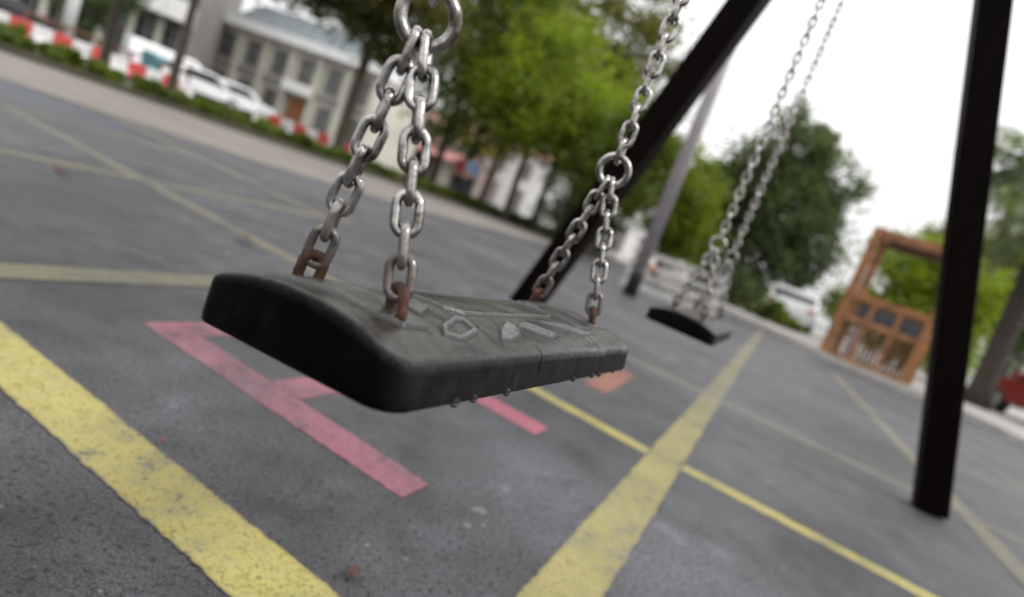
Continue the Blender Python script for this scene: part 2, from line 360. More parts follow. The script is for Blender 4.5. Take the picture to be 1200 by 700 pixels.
# left boundary: sandy path, dark kerb, planted verge, street
inner = [(-6, -9.6), (1.0, -7.6), (2.75, -6.6), (3.55, -6.05), (4.68, -5.6), (7.4, -5.25), (11, -5.3), (16, -5.6), (22, -5.4)]
outer = [(-6, -13.0), (1.5, -11.95), (4.75, -11.6), (7.1, -11.0), (11.1, -10.4), (15.1, -9.95), (19, -8.6), (23, -6.6)]
poly('sandy_path', [TP(*q) for q in inner]+[TP(*q) for q in reversed(outer)], .006, M['path'], 'pale sandy path along the planted verge')
def offs(pl, d): return [(t, p-d) for t, p in pl]
def ribbon(name, a, b, z0, z1, mat, label):
    m = MB(); n = len(a)
    V = [TP(*q, z1) for q in a]+[TP(*q, z1) for q in b]+[TP(*q, z0) for q in a]+[TP(*q, z0) for q in b]
    F = []
    for i in range(n-1): F += [(i, i+1, n+i+1, n+i), (2*n+i, i, i+1, 2*n+i+1)[0:1]+(2*n+i+1, i+1, i), (3*n+i, n+i, n+i+1, 3*n+i+1)]
    m.add(V, F); return tag(m.build(name, mat), label, None, None, 'structure')
ribbon('verge_kerb', outer, offs(outer, .22), 0, .12, M['darkkerb'], 'dark kerb between sandy path and verge')
ribbon('verge_soil', offs(outer, .22), offs(outer, 2.1), 0, .09, M['soil'], 'soil strip of the planted verge')

# right boundary: kerb and pale pavement
rk = [G(640, 276), G(760, 326), G(890, 383), G(960, 418), G(1052, 456), G(1120, 484), G(1200, 524), G(1330, 600)]
rk[0] = G(655, 284)
def ribbon_xy(name, pts, w, z0, z1, mat, label, inside=-1):
    a = [Vector((p.x, p.y, 0)) for p in pts]; b = []
    for i, p in enumerate(a):
        d = (a[min(i+1, len(a)-1)]-a[max(i-1, 0)]).normalized(); b.append(p+Vector((-d.y, d.x, 0))*w)
    n = len(a); m = MB()
    m.add([p+UP*z1 for p in a]+[p+UP*z1 for p in b]+[p+UP*z0 for p in a]+[p+UP*z0 for p in b],
          [f for i in range(n-1) for f in ((i, i+1, n+i+1, n+i), (2*n+i, 2*n+i+1, i+1, i), (3*n+i, n+i, n+i+1, 3*n+i+1))])
    return tag(m.build(name, mat), label, None, None, 'structure'), b
_, rb = ribbon_xy('kerb', rk, .14, 0, .10, M['kerb'], 'pale stone kerb along the right side of the playground')
pv = [(p.x, p.y) for p in rb]
poly('pavement', [(p[0], p[1]) for p in pv]+[(60, 6), (60, 60), (5, 60)], .06, M['pavement'], 'pale pavement beyond the right kerb')

# ------------------------------------------------------------------ swings
def seat_mesh(name, parent, fine=True):
    L, W, T, rc = .447, .165, .0338, .018
    def fine_axis(h, n, m):
        e = np.concatenate([[0, .0006, .0014, .0024, .0036, .005], np.linspace(.0068, h, n)]); return e
    ex = fine_axis(W/2+.0001, 100 if fine else 40, 0); xs = np.concatenate([-W/2+ex, (W/2-ex)[::-1][1:]])
    ey = fine_axis(L/2+.0001, 270 if fine else 80, 0); ys = np.sort(np.concatenate([-L/2+ey, (L/2-ey)[::-1][1:], -.0421+np.array([-.0016, -.0011, -.0007, -.0004, 0, .0004, .0007, .0011, .0016])]))
    X, Y = np.meshgrid(xs, ys, indexing='ij')
    # round the corners in plan (square corner cell -> quarter disc)
    cx = np.sign(X)*np.maximum(np.abs(X)-(W/2-rc), 0)/rc; cy = np.sign(Y)*np.maximum(np.abs(Y)-(L/2-rc), 0)/rc
    mx = cx*np.sqrt(1-cy**2/2); my = cy*np.sqrt(1-cx**2/2)
    both = (np.abs(cx) > 0) & (np.abs(cy) > 0)
    X2 = np.where(both, np.sign(X)*(W/2-rc)+mx*rc, X); Y2 = np.where(both, np.sign(Y)*(L/2-rc)+my*rc, Y)
    qx = np.maximum(np.abs(X2)-(W/2-rc), 0); qy = np.maximum(np.abs(Y2)-(L/2-rc), 0)
    inner_ = np.minimum(np.minimum(W/2-np.abs(X2), L/2-np.abs(Y2)), 1)
    d = np.where((qx > 0) & (qy > 0), rc-np.hypot(qx, qy), inner_); d = np.maximum(d, 0)
    # long edges bow very slightly, worn dips in the front rim
    crown = .0095-.0165*np.abs(X2/(W/2))**2.2
    fr = .0034; f = np.where(d < fr, fr-np.sqrt(np.maximum(fr**2-(fr-d)**2, 0)), 0)
    Z = crown-f
    ss = lambda a, lo, hi: np.clip((a-lo)/(hi-lo), 0, 1)**2*(3-2*np.clip((a-lo)/(hi-lo), 0, 1))
    pad = np.zeros_like(X2); gro = np.zeros_like(X2)
    def polypad(pts, hgt, line=None, light=1.0):
        """raised convex pad (or only its rim, line wide) with a crease round it, its shade painted dark"""
        nonlocal Z, pad, gro
        c = np.mean(pts, 0); sd = np.full_like(X2, -1.0)
        for i in range(len(pts)):
            p0, p1 = np.array(pts[i]), np.array(pts[(i+1) % len(pts)]); e = (p1-p0)/np.hypot(*(p1-p0)); nn = np.array([e[1], -e[0]])
            if np.dot(c-p0, nn) > 0: nn = -nn
            sd = np.maximum(sd, (X2-p0[0])*nn[0]+(Y2-p0[1])*nn[1])
        k = ss(-sd, 0, .0007)
        if line: k = k*(1-ss(-sd, line, line+.0007))
        g_ = np.exp(-((sd-.0004)/.0010)**2)
        if line: g_ = np.maximum(g_, .6*np.exp(-((sd+line+.0006)/.0009)**2))
        Z = Z+k*hgt-g_*.0007; pad = np.maximum(pad, k*light); gro = np.maximum(gro, g_)
    for m_ in (1, -1):                                                     # the pattern repeats turned half round
        q = lambda L_: [(m_*x_, m_*y_) for x_, y_ in L_]
        polypad(q([(-.052, -.203), (.026, -.203), (.050, -.184), (.053, -.162), (.030, -.158), (-.045, -.158)]), .0024, None, .4)
        polypad(q([(.036, -.150), (.022, -.122), (.006, -.122), (.018, -.152)]), .0020, None, .6)
        polypad(q([(-.050, -.148), (-.018, -.148), (-.008, -.120), (-.046, -.112)]), .0016, None, .3)
        polypad(q([(.058, -.152), (.048, -.142), (.036, -.112), (.038, -.100), (.056, -.106), (.064, -.136)]), .0022, .0036, 1.0)
        polypad(q([(.064, -.084), (.052, -.066), (.040, -.036), (.049, -.032), (.060, -.046), (.065, -.066)]), .0020, None, 1.0)
        polypad(q([(.052, -.098), (.054, -.094), (.052, -.090), (.050, -.094)]), .0012, None, 1.0)
        polypad(q([(.044, -.022), (.040, .0), (.060, .034), (.064, .012)]), .0016, None, .8)
    polypad([(-.034, -.104), (.020, -.104), (.032, -.088), (.027, .088), (.018, .104), (-.034, .104)], .0022, .0032, .7)
    polypad([(.037, .030), (.040, .080), (.058, .138), (.060, .100)], .0014, None, .8)
    nz = np.zeros_like(Z)
    for kx, ky, a in ((90, 60, .00035), (160, 210, .0002), (45, 28, .0005)):
        nz += a*np.sin(kx*X2+ky*Y2*.7+a*1e4)*np.sin(ky*Y2-kx*.5*X2+1.3)
    Z += nz*ss(d, 0, .01)
    # worn, slightly scalloped front rim towards the far end
    wear_rim = ss(X2, W/2-.012, W/2-.001)*(.0016*np.clip(np.sin(Y2*70+.6)+.5*np.sin(Y2*173), 0, 2)*ss(Y2, .0, .06))
    Z -= wear_rim
    nx, ny = X2.shape; rim = np.exp(-((d-.002)/.0026)**2)*(.22+.78*ss(Y2, -.08, .12)*ss(X2, 0, .05))
    # crack in the front rim
    ycr = -.042; cm = np.exp(-((Y2-ycr-.006*np.sin((W/2-X2)*160))/.0008)**2)*ss(X2, W/2-.022, W/2-.002); Z -= cm*.004; gro = np.maximum(gro, cm); cmv = cm.reshape(-1); X2 = X2-cm*.003
    V = np.stack([X2, Y2, Z], -1).reshape(-1, 3).tolist(); top = (ss(d, .0002, .006)).reshape(-1).tolist(); rimv = rim.reshape(-1).tolist(); gv = gro.reshape(-1).tolist(); padv = pad.reshape(-1).tolist(); frontlitv = (ss(X2, W/2-.004, W/2-.0015)).reshape(-1).tolist()
    I = lambda i, j: i*ny+j
    F = [(I(i, j), I(i+1, j), I(i+1, j+1), I(i, j+1)) for i in range(nx-1) for j in range(ny-1)]
    bd = [I(i, 0) for i in range(nx)]+[I(nx-1, j) for j in range(1, ny)]+[I(i, ny-1) for i in range(nx-2, -1, -1)]+[I(0, j) for j in range(ny-2, 0, -1)]
    prev = bd
    for q, (fz, out) in enumerate([(.12, .0002), (.25, .0004), (.4, .0007), (.6, .0010), (.8, .0012), (.97, .0010), (1.0, .0002), (1.0, -.010)]):
        cur = []
        for b in bd:
            x, y, z = V[b]; r_ = math.hypot(x/(W/2), y/(L/2)) or 1
            zz = z+(-T-z)*fz; nx_, ny_ = (x/(W/2))**9, (y/(L/2))**9; n_ = math.hypot(nx_, ny_) or 1
            # notch fades on the way down
            ck = .0040*math.exp(-((y-ycr+fz*.005)/.0011)**2)*max(0, 1-fz*1.4) if x > W/2-.01 else 0; xx = x+.003*cmv[b]-ck
            cur.append(len(V)); V.append((xx+nx_/n_*out, y+ny_/n_*out, zz)); top.append(0); rimv.append(0.0); gv.append(0.0); padv.append(0); frontlitv.append(max(0.0, min(1.0, (nx_/n_-.25)/.7))**1.5)
        n_b = len(bd)
        F += [(prev[k], cur[k], cur[(k+1) % n_b], prev[(k+1) % n_b]) for k in range(n_b)]; prev = cur
    F.append(tuple(reversed(prev)))
    o = np_mesh(name, V, F, M['rubber'], parent, True, {'top': top, 'rim': rimv, 'pad': padv, 'groove': gv, 'front': frontlitv})
    return o

WD = .0061
def link_verts(c, d, s, pitch, halfw, wd, nseg=24, nw=8):
    """closed stadium link: long axis d, width axis s, inner length = pitch"""
    nrm = d.cross(s); rad = halfw; st = max(0.0, (pitch+wd)/2-rad); pts = []
    h = nseg//2
    for k in range(h+1):
        a = math.pi*k/h; pts.append((d*(st+rad*math.sin(a))+s*(rad*math.cos(a)), d*math.sin(a)+s*math.cos(a)))
    for k in range(h+1):
        a = math.pi+math.pi*k/h; pts.append((d*(-st+rad*math.sin(a))+s*(rad*math.cos(a)), d*math.sin(a)+s*math.cos(a)))
    V = []; n = len(pts)
    for p, o in pts:
        for q in range(nw):
            b = 2*math.pi*q/nw; V.append(c+p+(o*math.cos(b)+nrm*math.sin(b))*(wd/2))
    F = [(i*nw+q, i*nw+(q+1) % nw, ((i+1) % n)*nw+(q+1) % nw, ((i+1) % n)*nw+q) for i in range(n) for q in range(nw)]
    return V, F
def chain(name, a, b, n, svec, parent, rust_to=0.0, first_swap=False, nseg=24, nw=8, label=None):
    a, b = Vector(a), Vector(b); d = (b-a); L = d.length; d.normalize(); pitch = L/n
    s0 = (svec-d*svec.dot(d)).normalized(); s1 = d.cross(s0); V = []; F = []; ru = []
    for i in range(n):
        s = s0 if (i % 2 == 0) != first_swap else s1
        s = (Matrix.Rotation(rnd.gauss(0, R(6)), 3, d) @ s).normalized()
        dd = (d+s0*rnd.gauss(0, .018)+s1*rnd.gauss(0, .018)).normalized(); s = (s-dd*s.dot(dd)).normalized()
        v, f = link_verts(a+d*((i+.5)*pitch), dd, s, pitch, .0070, WD, nseg, nw); k = len(V)
        V += [tuple(x) for x in v]; F += [tuple(q+k for q in t) for t in f]
        rv = max(0.0, 1-(i+.3)/rust_to) if rust_to else 0.0
        ru += [max(0.0, min(1.0, rv))]*len(v)
    o = np_mesh(name, V, F, M['steel'], parent, True, {'rust': ru})
    if label: o['label'] = label
    return o
def torus(name, c, nrm, Rr, r, mat, parent, n=40, m=12):
    c = Vector(c); nrm = Vector(nrm).normalized(); x = nrm.orthogonal().normalized(); y = nrm.cross(x)
    V = []; F = []
    for i in range(n):
        a = 2*math.pi*i/n; e = x*math.cos(a)+y*math.sin(a)
        for j in range(m):
            b = 2*math.pi*j/m; V.append(tuple(c+e*(Rr+r*math.cos(b))+nrm*(r*math.sin(b))))
    F = [(i*m+j, ((i+1) % n)*m+j, ((i+1) % n)*m+(j+1) % m, i*m+(j+1) % m) for i in range(n) for j in range(m)]
    return np_mesh(name, V, F, mat, parent, True, {'rust': [0.0]*len(V)})

BEAM_Z = 2.66
def swing(loc, yaw, tx, ty, label, ring_dirs, hr, drops=True, detail=(24, 8), tw=(0, 0), aw=None):
    """everything in the swing's own frame would tilt with it, so parts are built in world space about an upright base"""
    root = empty('swing', loc); tag(root, label, 'swing', 'chain swings hanging from the timber frame')
    Rm = (Matrix.Rotation(yaw, 3, 'Z') @ Matrix.Rotation(tx, 3, 'X') @ Matrix.Rotation(ty, 3, 'Y'))
    seat = seat_mesh('seat', root, drops); seat.rotation_euler = Rm.to_euler()
    nrm = Rm @ UP; yax = Rm @ Vector((0, 1, 0)); xax = Rm @ Vector((1, 0, 0)); xh = Vector((xax.x, xax.y, 0)).normalized(); yh = Vector((yax.x, yax.y, 0)).normalized()
    sw, sl = .078, .360
    for e, dv, h in ((-1, ring_dirs[0], hr[0]), (1, ring_dirs[1], hr[1])):
        mid = Rm @ Vector((0, e*sl/2, .0080)); dirn = (nrm*dv+UP*(1-dv)).normalized(); rc_ = mid+dirn*h
        RR, rr = .0166, .0040; k_ = 0 if e < 0 else 1
        Tw = Matrix.Rotation(tw[k_], 3, 'Z'); xt, yt = Tw @ xh, Tw @ yh
        torus('ring', rc_, (yt+UP*.10).normalized(), RR, rr, M['steel'], root)
        for sx in (-1, 1):
            foot = Rm @ Vector((sx*sw/2, e*sl/2, .0068))
            top_ = rc_-UP*(RR-rr)+xt*(sx*.0036)
            # anchor link, half sunk in the seat: plane contains the long axis
            dd = (top_-foot).normalized(); c0 = foot+dd*.0078
            aa = Matrix.Rotation(aw[(e, sx)] if aw else 0, 3, 'Z') @ yt; v, f = link_verts(c0, dd, (aa-dd*aa.dot(dd)).normalized(), .0135, .0066, .0072, 28, 10)
            al = np_mesh('anchor_link', [tuple(x) for x in v], f, M['rust'], root, True); al['label'] = 'rusty anchor link sunk in the seat'
            a0 = c0+dd*(.0135/2)
            chain('bridle_chain', a0, top_, 8, xt, root, 2.2, False, *detail)
        t0 = rc_+UP*(RR-rr); t1 = Vector((t0.x, t0.y, BEAM_Z-.11-loc[2]))
        n = int(round((t1-t0).length/.0200)); 
        chain('hanging_chain', t0, t1, n, yt, root, 0, False, detail[0]-8, detail[1]-2)
        hk = MB(); hk.tube([t1+UP*-.002+yh*0, t1+UP*.05], .007, 10); hk.box(t1+UP*.055, (.05, .05, .012)); hk.build('hanger', M['steel'], root)
    if drops:
        for y, dz, s in ((-.158, 0, .0032), (-.135, 0, .0028), (-.088, 0, .0031), (.045, 0, .0025), (.098, 0, .0026), (.120, 0, .0030), (.168, 0, .0020), (.01, 0, .0012), (.20, 0, .0014)):
            bm = bmesh.new(); bmesh.ops.create_uvsphere(bm, u_segments=12, v_segments=10, radius=s)
            for vv in bm.verts: vv.co.z = vv.co.z*1.25 if vv.co.z > 0 else vv.co.z
            me = bpy.data.meshes.new('water_drop'); bm.to_mesh(me); bm.free()
            o = link_mesh('water_drop', me, M['water'], seat, True); o.location = (.0828, y, -.0330)
    return root
s1 = Vector((-.0177, .5252, .4309))
swing(s1, R(-25.97), R(-1.10), R(-4.31), 'near wet black rubber swing seat on rusty chains, in focus', (1.0, .35), (.1765, .174), tw=(R(36), R(16)), aw={(-1, -1): R(-80), (-1, 1): R(35), (1, -1): R(-20), (1, 1): R(10)})
s2 = s1+D*1.15+P*.03; s2.z = .4309
swing(s2, math.atan2(-D.x, D.y), 0, R(1.0), 'farther black swing seat, blurred, with pale chains by the post', (0.5, 0.5), (.178, .178), False, (18, 8))

# timber frame: beam + four legs
fr = empty('swing_stand', (0, 0, 0)); tag(fr, 'dark timber swing stand with square splayed legs', 'swing stand')
base = Vector((s1.x, s1.y, 0))
def leg(foot, top, w=.112):
    m = MB(); m.bar(foot, top, w, w, P); return m
f1 = G(1089, 601); f1.z = 0; f2 = G(596, 384); f2.z = 0
mid = (f1+f2)/2
b0 = base+D*-1.05; b1 = Vector((mid.x, mid.y, 0))+D*.25
for foot, sgn in ((f1, -1), (f2, 1)):
    top_ = foot+(P*(sgn*.29)+UP)*2.95
    leg(foot+(P*(sgn*.29)+UP)*.001, top_, .108 if sgn < 0 else .122).build('leg', M['post'], fr, False, .006)
for sgn in (-1, 1):
    foot = base+D*-1.0+P*(sgn*.93); top_ = foot+(P*(-sgn*.29)+UP)*2.95
    leg(foot+UP*.001, top_).build('leg', M['post'], fr, False, .006)
bm_ = MB(); bm_.bar(b0+UP*(BEAM_Z+.0), b1+UP*BEAM_Z, .14, .14, UP); bm_.build('beam', M['post'], fr, False, .006)

# ------------------------------------------------------------------ trees
DENS = 1.05
def leaf_cloud(blobs, n, size, clump=.32, dens_shell=.65):
    """many leaf quads gathered in clumps that fill ellipsoids"""
    vol = np.array([b[3]*b[4]*b[5] for b in blobs])**.8; share = vol/vol.sum(); Vs = []
    for b, s in zip(blobs, share):
        k = max(20, int(n*s*DENS)); nc = max(6, int(k/95)); r3 = np.array(b[3:6])
        u = nr.randn(nc, 3); u /= np.linalg.norm(u, axis=1)[:, None]
        rad = np.where(nr.rand(nc) < dens_shell, .72+.33*nr.rand(nc), nr.rand(nc)**.5)
        cc = np.array(b[0:3])+u*rad[:, None]*r3
        idx = nr.randint(0, nc, k); cs = clump*min(r3)*(.5+nr.rand(nc))
        p = cc[idx]+nr.randn(k, 3)*cs[idx][:, None]*np.array([1, 1, .7])
        a = nr.randn(k, 3); a[:, 2] *= .6; a /= np.linalg.norm(a, axis=1)[:, None]
        c = np.cross(a, nr.randn(k, 3)); c /= np.linalg.norm(c, axis=1)[:, None]
        sz = size*(.6+.8*nr.rand(k))[:, None]
        Vs.append(np.stack([p-a*sz, p+c*sz*.45, p+a*sz, p-c*sz*.45], 1))
    V = np.concatenate(Vs).reshape(-1, 3); F = np.arange(len(V)).reshape(-1, 4); return V, F
def tree(name, base, label, blobs, trunk_r, mat, n, size, fork=.45, lean=(0, 0), cat='tree', group=None, bark='bark', clump=.27, shell=.65):
    root = empty(name, base); tag(root, label, cat, group)
    zmin = min(b[2]-b[5] for b in blobs); zc = sum(b[2] for b in blobs)/len(blobs); fz = zmin+(zc-zmin)*fork
    m = MB(); top_ = Vector((lean[0], lean[1], fz))
    pts = [Vector((0, 0, -.05)), Vector((0, 0, .15)), top_*.5+Vector((rnd.uniform(-.05, .05), rnd.uniform(-.05, .05), 0)), top_]
    m.tube(pts, [trunk_r*1.5, trunk_r*1.05, trunk_r*.9, trunk_r*.75], 10)
    for b in blobs:
        c = Vector(b[:3]); md = top_.lerp(c, .55)+Vector((rnd.uniform(-.2, .2), rnd.uniform(-.2, .2), .15))
        m.tube([top_-UP*.1, md, c], [trunk_r*.6, trunk_r*.38, trunk_r*.14], 7)
        for _ in range(3):
            e = c+Vector((rnd.uniform(-1, 1)*b[3], rnd.uniform(-1, 1)*b[4], rnd.uniform(-.3, 1)*b[5]))*.7
            m.tube([md, md.lerp(e, .6)+UP*.1, e], [trunk_r*.25, trunk_r*.15, trunk_r*.05], 5)
    m.build('trunk', M[bark], root, True)
    V, F = leaf_cloud(blobs, n, size, clump, shell); np_mesh('crown', V, F, M[mat], root, False)
    return root
def shrub(name, base, label, blobs, mat, n, size, cat='bush', group=None):
    root = empty(name, base); tag(root, label, cat, group); m = MB()
    for b in blobs:
        for _ in range(4):
            m.tube([(b[0]*.3, b[1]*.3, 0), (b[0]+rnd.uniform(-.5, .5)*b[3], b[1]+rnd.uniform(-.5, .5)*b[4], b[2])], [.03, .01], 6)
    m.build('stem', M['bark'], root, True)
    V, F = leaf_cloud(blobs, n, size, .3, .6); np_mesh('foliage', V, F, M[mat], root, False); return root

# verge trees on the left (trunks seen clearly)
tree('street_tree', AZ(124, 15.4), 'tree with slim dark trunk on the verge, leftmost, behind red barriers', [(0, .0, 5.2, 2.0, 2.0, 1.3), (-1.2, .8, 5.8, 1.6, 1.6, 1.2), (1.2, .5, 5.6, 1.6, 1.6, 1.2)], .12, 'leaf_mid', 6000, .10, group='trees along the verge')
tree('street_tree', AZ(203, 15.0), 'tree with dark trunk before the white van on the verge', [(.3, .5, 4.35, 1.6, 1.6, .85), (1.5, 1, 4.4, 1.5, 1.5, .8), (0, 1.5, 5.4, 2, 2, 1.2), (2.7, 1, 4.75, 1.3, 1.4, .7), (3.9, 1.5, 5.2, 1.5, 1.5, .8)], .115, 'leaf_olive', 15000, .10, group='trees along the verge')
tree('street_tree', AZ(398, 17.5), 'tree on the verge beside the right end of the pale colonnaded building', [(-.4, 0, 4.45, 1.6, 1.5, 1.1), (.7, .4, 4.7, 1.6, 1.6, 1.4), (-1.7, .6, 5.05, 1.5, 1.5, 1.1), (0, 0, 5.6, 2.0, 2, 1.4), (-3.1, .5, 5.6, 1.4, 1.5, .9), (-4.3, .3, 4.45, 1.3, 1.4, .65), (-3.0, .3, 4.55, 1.3, 1.4, .75), (.3, 0, 3.75, .9, 1.0, .6)], .17, 'leaf_olive', 15000, .10, group='trees along the verge')
tree('park_tree', AZ(97, 31), 'leafy tree beyond the barriers beside the white pillar', [(0, 0, 2.6, 1.2, 1.2, 1.5), (.3, .5, 4.2, 1.5, 1.5, 1.6)], .12, 'leaf_dark', 5000, .13)
# the mass of trees in the middle
tree('park_tree', AZ(508, 21), 'tree behind the near left chain, thin trunk, dark underside', [(0, 0, 3.75, 2.0, 1.8, 1.8), (-.9, .4, 6.2, 1.8, 1.8, 1.6), (.9, .3, 5.8, 1.6, 1.6, 1.7), (0, .4, 8.2, 2.2, 2, 1.6)], .13, 'leaf_mid', 13000, .11, group='trees in the middle of the park')
tree('park_tree', AZ(540, 23.5), 'tree with thin dark trunk beside the person in pale blue', [(.2, 0, 3.9, 2.2, 1.8, 1.9), (1.4, 0, 4.6, 1.6, 1.5, 1.5), (1.2, .2, 6.4, 1.8, 1.8, 1.8), (-.6, .6, 7.4, 2, 2, 1.6)], .13, 'leaf_bright', 13000, .11, group='trees in the middle of the park')
tree('park_tree', AZ(566, 27), 'dark tree standing behind the bright green crowns, left of the white gaps', [(-.6, 0, 5.2, 2.0, 1.8, 1.6), (1.2, 0, 5.0, 2.0, 1.8, 1.7), (.4, 0, 7.4, 2.2, 2, 1.7), (2.6, 0, 6.6, 1.8, 1.7, 1.7)], .15, 'leaf_dark', 12000, .12, group='trees in the middle of the park')
tree('park_tree', AZ(596, 19.5), 'bright green tree with low full crown left of the white gaps', [(-.1, 0, 3.55, 1.8, 1.6, 1.25), (.9, -.3, 4.0, 1.5, 1.4, 1.15), (-1.1, -.1, 4.3, 1.4, 1.4, 1.2), (.2, .4, 5.4, 1.7, 1.6, 1.3)], .12, 'leaf_lime', 14000, .095, group='trees in the middle of the park')
tree('park_tree', AZ(628, 20.5), 'bright green tree between the two white gaps, right of the low crown', [(.5, 0, 3.5, 1.6, 1.5, 1.1), (1.5, -.2, 3.6, 1.5, 1.4, 1.25), (1.1, 0, 4.5, 1.5, 1.4, 1.0)], .12, 'leaf_lime', 12000, .095, group='trees in the middle of the park')
tree('park_tree', AZ(668, 26), 'tall olive green tree with open top against the sky', [(-.5, 0, 6.0, 2.0, 2, 1.7), (.4, .3, 8.0, 1.7, 1.7, 1.5), (-1.7, 0, 8.6, 2.0, 1.8, 1.8), (-.4, .4, 10.2, 1.7, 1.7, 1.3), (.2, 0, 3.4, 1.8, 1.6, 1.3), (-2.6, .3, 6.6, 2.2, 2, 1.7), (-4.2, .2, 8.4, 2.2, 2, 1.8)], .18, 'leaf_olive', 15000, .13, group='trees in the middle of the park', clump=.4)
tree('park_tree', AZ(694, 17.5), 'dark leafy tree behind the slanting dark post, crown near the ground', [(0, 0, 2.4, 1.2, 1.2, 1.0), (.4, 0, 3.5, 1.1, 1.2, .9)], .10, 'leaf_mid', 9000, .095, group='trees in the middle of the park')
shrub('bush', AZ(668, 18.5), 'dark bush under the bright green trees, left of the slanting post', [(0, 0, .8, .8, .9, .85), (.9, .2, .75, .7, .8, .75)], 'leaf_dark', 5000, .08)
tree('park_tree', AZ(772, 19), 'rounded yellow green tree left of the second swing chains', [(-.2, 0, 2.7, 1.15, 1.2, 1.3), (.3, .2, 1.6, 1.1, 1.1, .9), (-.4, .3, 3.6, .8, .8, .7)], .12, 'leaf_bright', 9000, .095)
tree('park_tree', AZ(826, 23), 'dark green tree behind the second swing chains, brown trunk', [(-.4, 0, 2.9, 1.2, 1.2, 1.5), (.3, .2, 3.3, 1.2, 1.2, 1.4), (-.2, 0, 1.7, 1.3, 1.2, 1.1)], .10, 'leaf_dark', 8000, .11)
tree('park_tree', AZ(850, 22), 'large dark green tree against white sky, right of the second swing chains',
     [(.2, 0, 2.2, 1.8, 1.6, 1.3), (.6, 0, 4.0, 1.8, 1.7, 1.4), (-.6, .2, 4.5, 1.4, 1.5, 1.3), (1.9, 0, 3.4, 1.3, 1.2, 1.2), (.5, .2, 5.9, 1.5, 1.3, 1.1), (1.9, 0, 5.5, 1.25, 1.0, 1.15), (.2, 0, 6.9, .7, .8, .7), (1.4, 0, 6.9, .6, .7, .6), (1.9, 0, 2.0, 1.1, 1, .9), (-1.0, .3, 3.0, 1.2, 1.2, 1.1)],
     .16, 'leaf_dark', 30000, .10, clump=.26)
shrub('bush', AZ(902, 17), 'low leafy bush before the white car at the foot of the large tree', [(0, 0, .32, .5, .5, .32), (.8, .1, .25, .45, .4, .25)], 'leaf_mid', 2600, .07)
shrub('bush', AZ(846, 20), 'dark bush at the foot of the large dark tree', [(0, 0, .7, .9, .8, .8), (.9, .2, .6, .7, .7, .7)], 'leaf_dark', 4500, .09)
shrub('bush', AZ(1048, 17), 'round bright green bush seen through the wooden playhouse', [(-.2, 0, 2.85, 1.35, 1.1, .9), (.9, .1, 2.8, 1.2, 1, .9), (-.3, 0, 1.4, 1.3, 1, .9), (.9, 0, 1.3, 1.2, 1, .9)], 'leaf_lime', 26000, .08)
shrub('hedge', AZ(985, 26), 'pale green hedge behind the white car', [(0, 0, 1.3, 1.3, .8, 1.2), (1.2, 0, 1.4, 1.2, .8, 1.3)], 'leaf_mid', 5000, .09, cat='hedge')
tree('park_tree', AZ(1092, 34), 'distant olive tree above the playhouse roof', [(-1.6, 0, 6.9, 2.2, 2, 1.3), (.6, 0, 7.8, 2.2, 2, 1.5), (2.2, 0, 6.9, 2.2, 2, 1.7), (.3, 0, 5.2, 2.6, 2, 1.5)], .2, 'leaf_olive', 9000, .15, clump=.4)
tree('park_tree', AZ(1196, 30), 'distant leafy tree behind the palm at the right edge', [(-1.2, 0, 4.6, 2.2, 2, 1.5), (1, 0, 6.0, 2.2, 2, 1.6), (0, 0, 3.0, 2.4, 2, 1.5)], .2, 'leaf_dark', 8000, .14, clump=.4)

# palms at the right edge
def palm(name, base, top_, label, r, nf, fl, mat='leaf_dark'):
    root = empty(name, base); tag(root, label, 'palm tree', 'palms by the right kerb'); m = MB(); t = Vector(top_)
    pts = [Vector((0, 0, -.05)), t*.12, t*.35, t*.65, t*.9, t]; m.tube(pts, [r*1.45, r*1.15, r, r*.92, r*.95, r*1.15], 12)
    for k in range(18):
        q = t*((k+1)/19); m.tube([q-UP*.012, q+UP*.012], [r*1.1, r*1.16], 12)
    m.build('trunk', M['palebark'], root, True)
    V = []; F = []
    for k in range(nf):
        az = 2*math.pi*k/nf+rnd.uniform(-.2, .2); el = rnd.uniform(-.35, 1.15); L = fl*rnd.uniform(.8, 1.1)
        h = Vector((math.cos(az), math.sin(az), 0)); p = t.copy(); prev = p; ns = 16; sd = Vector((-h.y, h.x, 0))
        for i in range(ns):
            a = el-1.5*(i/ns)**1.3*1.2; step = (h*math.cos(a)+UP*math.sin(a))*(L/ns); q = prev+step
            lw = .5*fl*.55*math.sin(math.pi*min(1, (i+1.2)/(ns+1)))+.03
            for s_ in (-1, 1):
                for _ in range(2):
                    b_ = prev.lerp(q, rnd.random()); tip = b_+sd*(s_*lw)+step*1.2-UP*lw*.45; w_ = step*.22
                    n0 = len(V); V += [tuple(b_-w_), tuple(b_+w_), tuple(tip+w_*.2), tuple(tip-w_*.2)]; F.append((n0, n0+1, n0+2, n0+3))
            n0 = len(V); V += [tuple(prev-sd*.02), tuple(prev+sd*.02), tuple(q+sd*.015), tuple(q-sd*.015)]; F.append((n0, n0+1, n0+2, n0+3)); prev = q
    np_mesh('crown', V, F, M[mat], root, False)
pb = G(1140, 478); pb.z = .06; pt = AT(1232, 268, 11.6)
palm('palm_tree', pb, pt-pb, 'palm with thick leaning trunk behind the right kerb', .20, 26, 1.6)
pb2 = AZ(1128, 19); pt2 = AT(1200, 195, 18.5)
palm('palm_tree', pb2, pt2-pb2, 'farther palm with slender trunk, fronds showing beside the black post', .15, 26, 2.3)

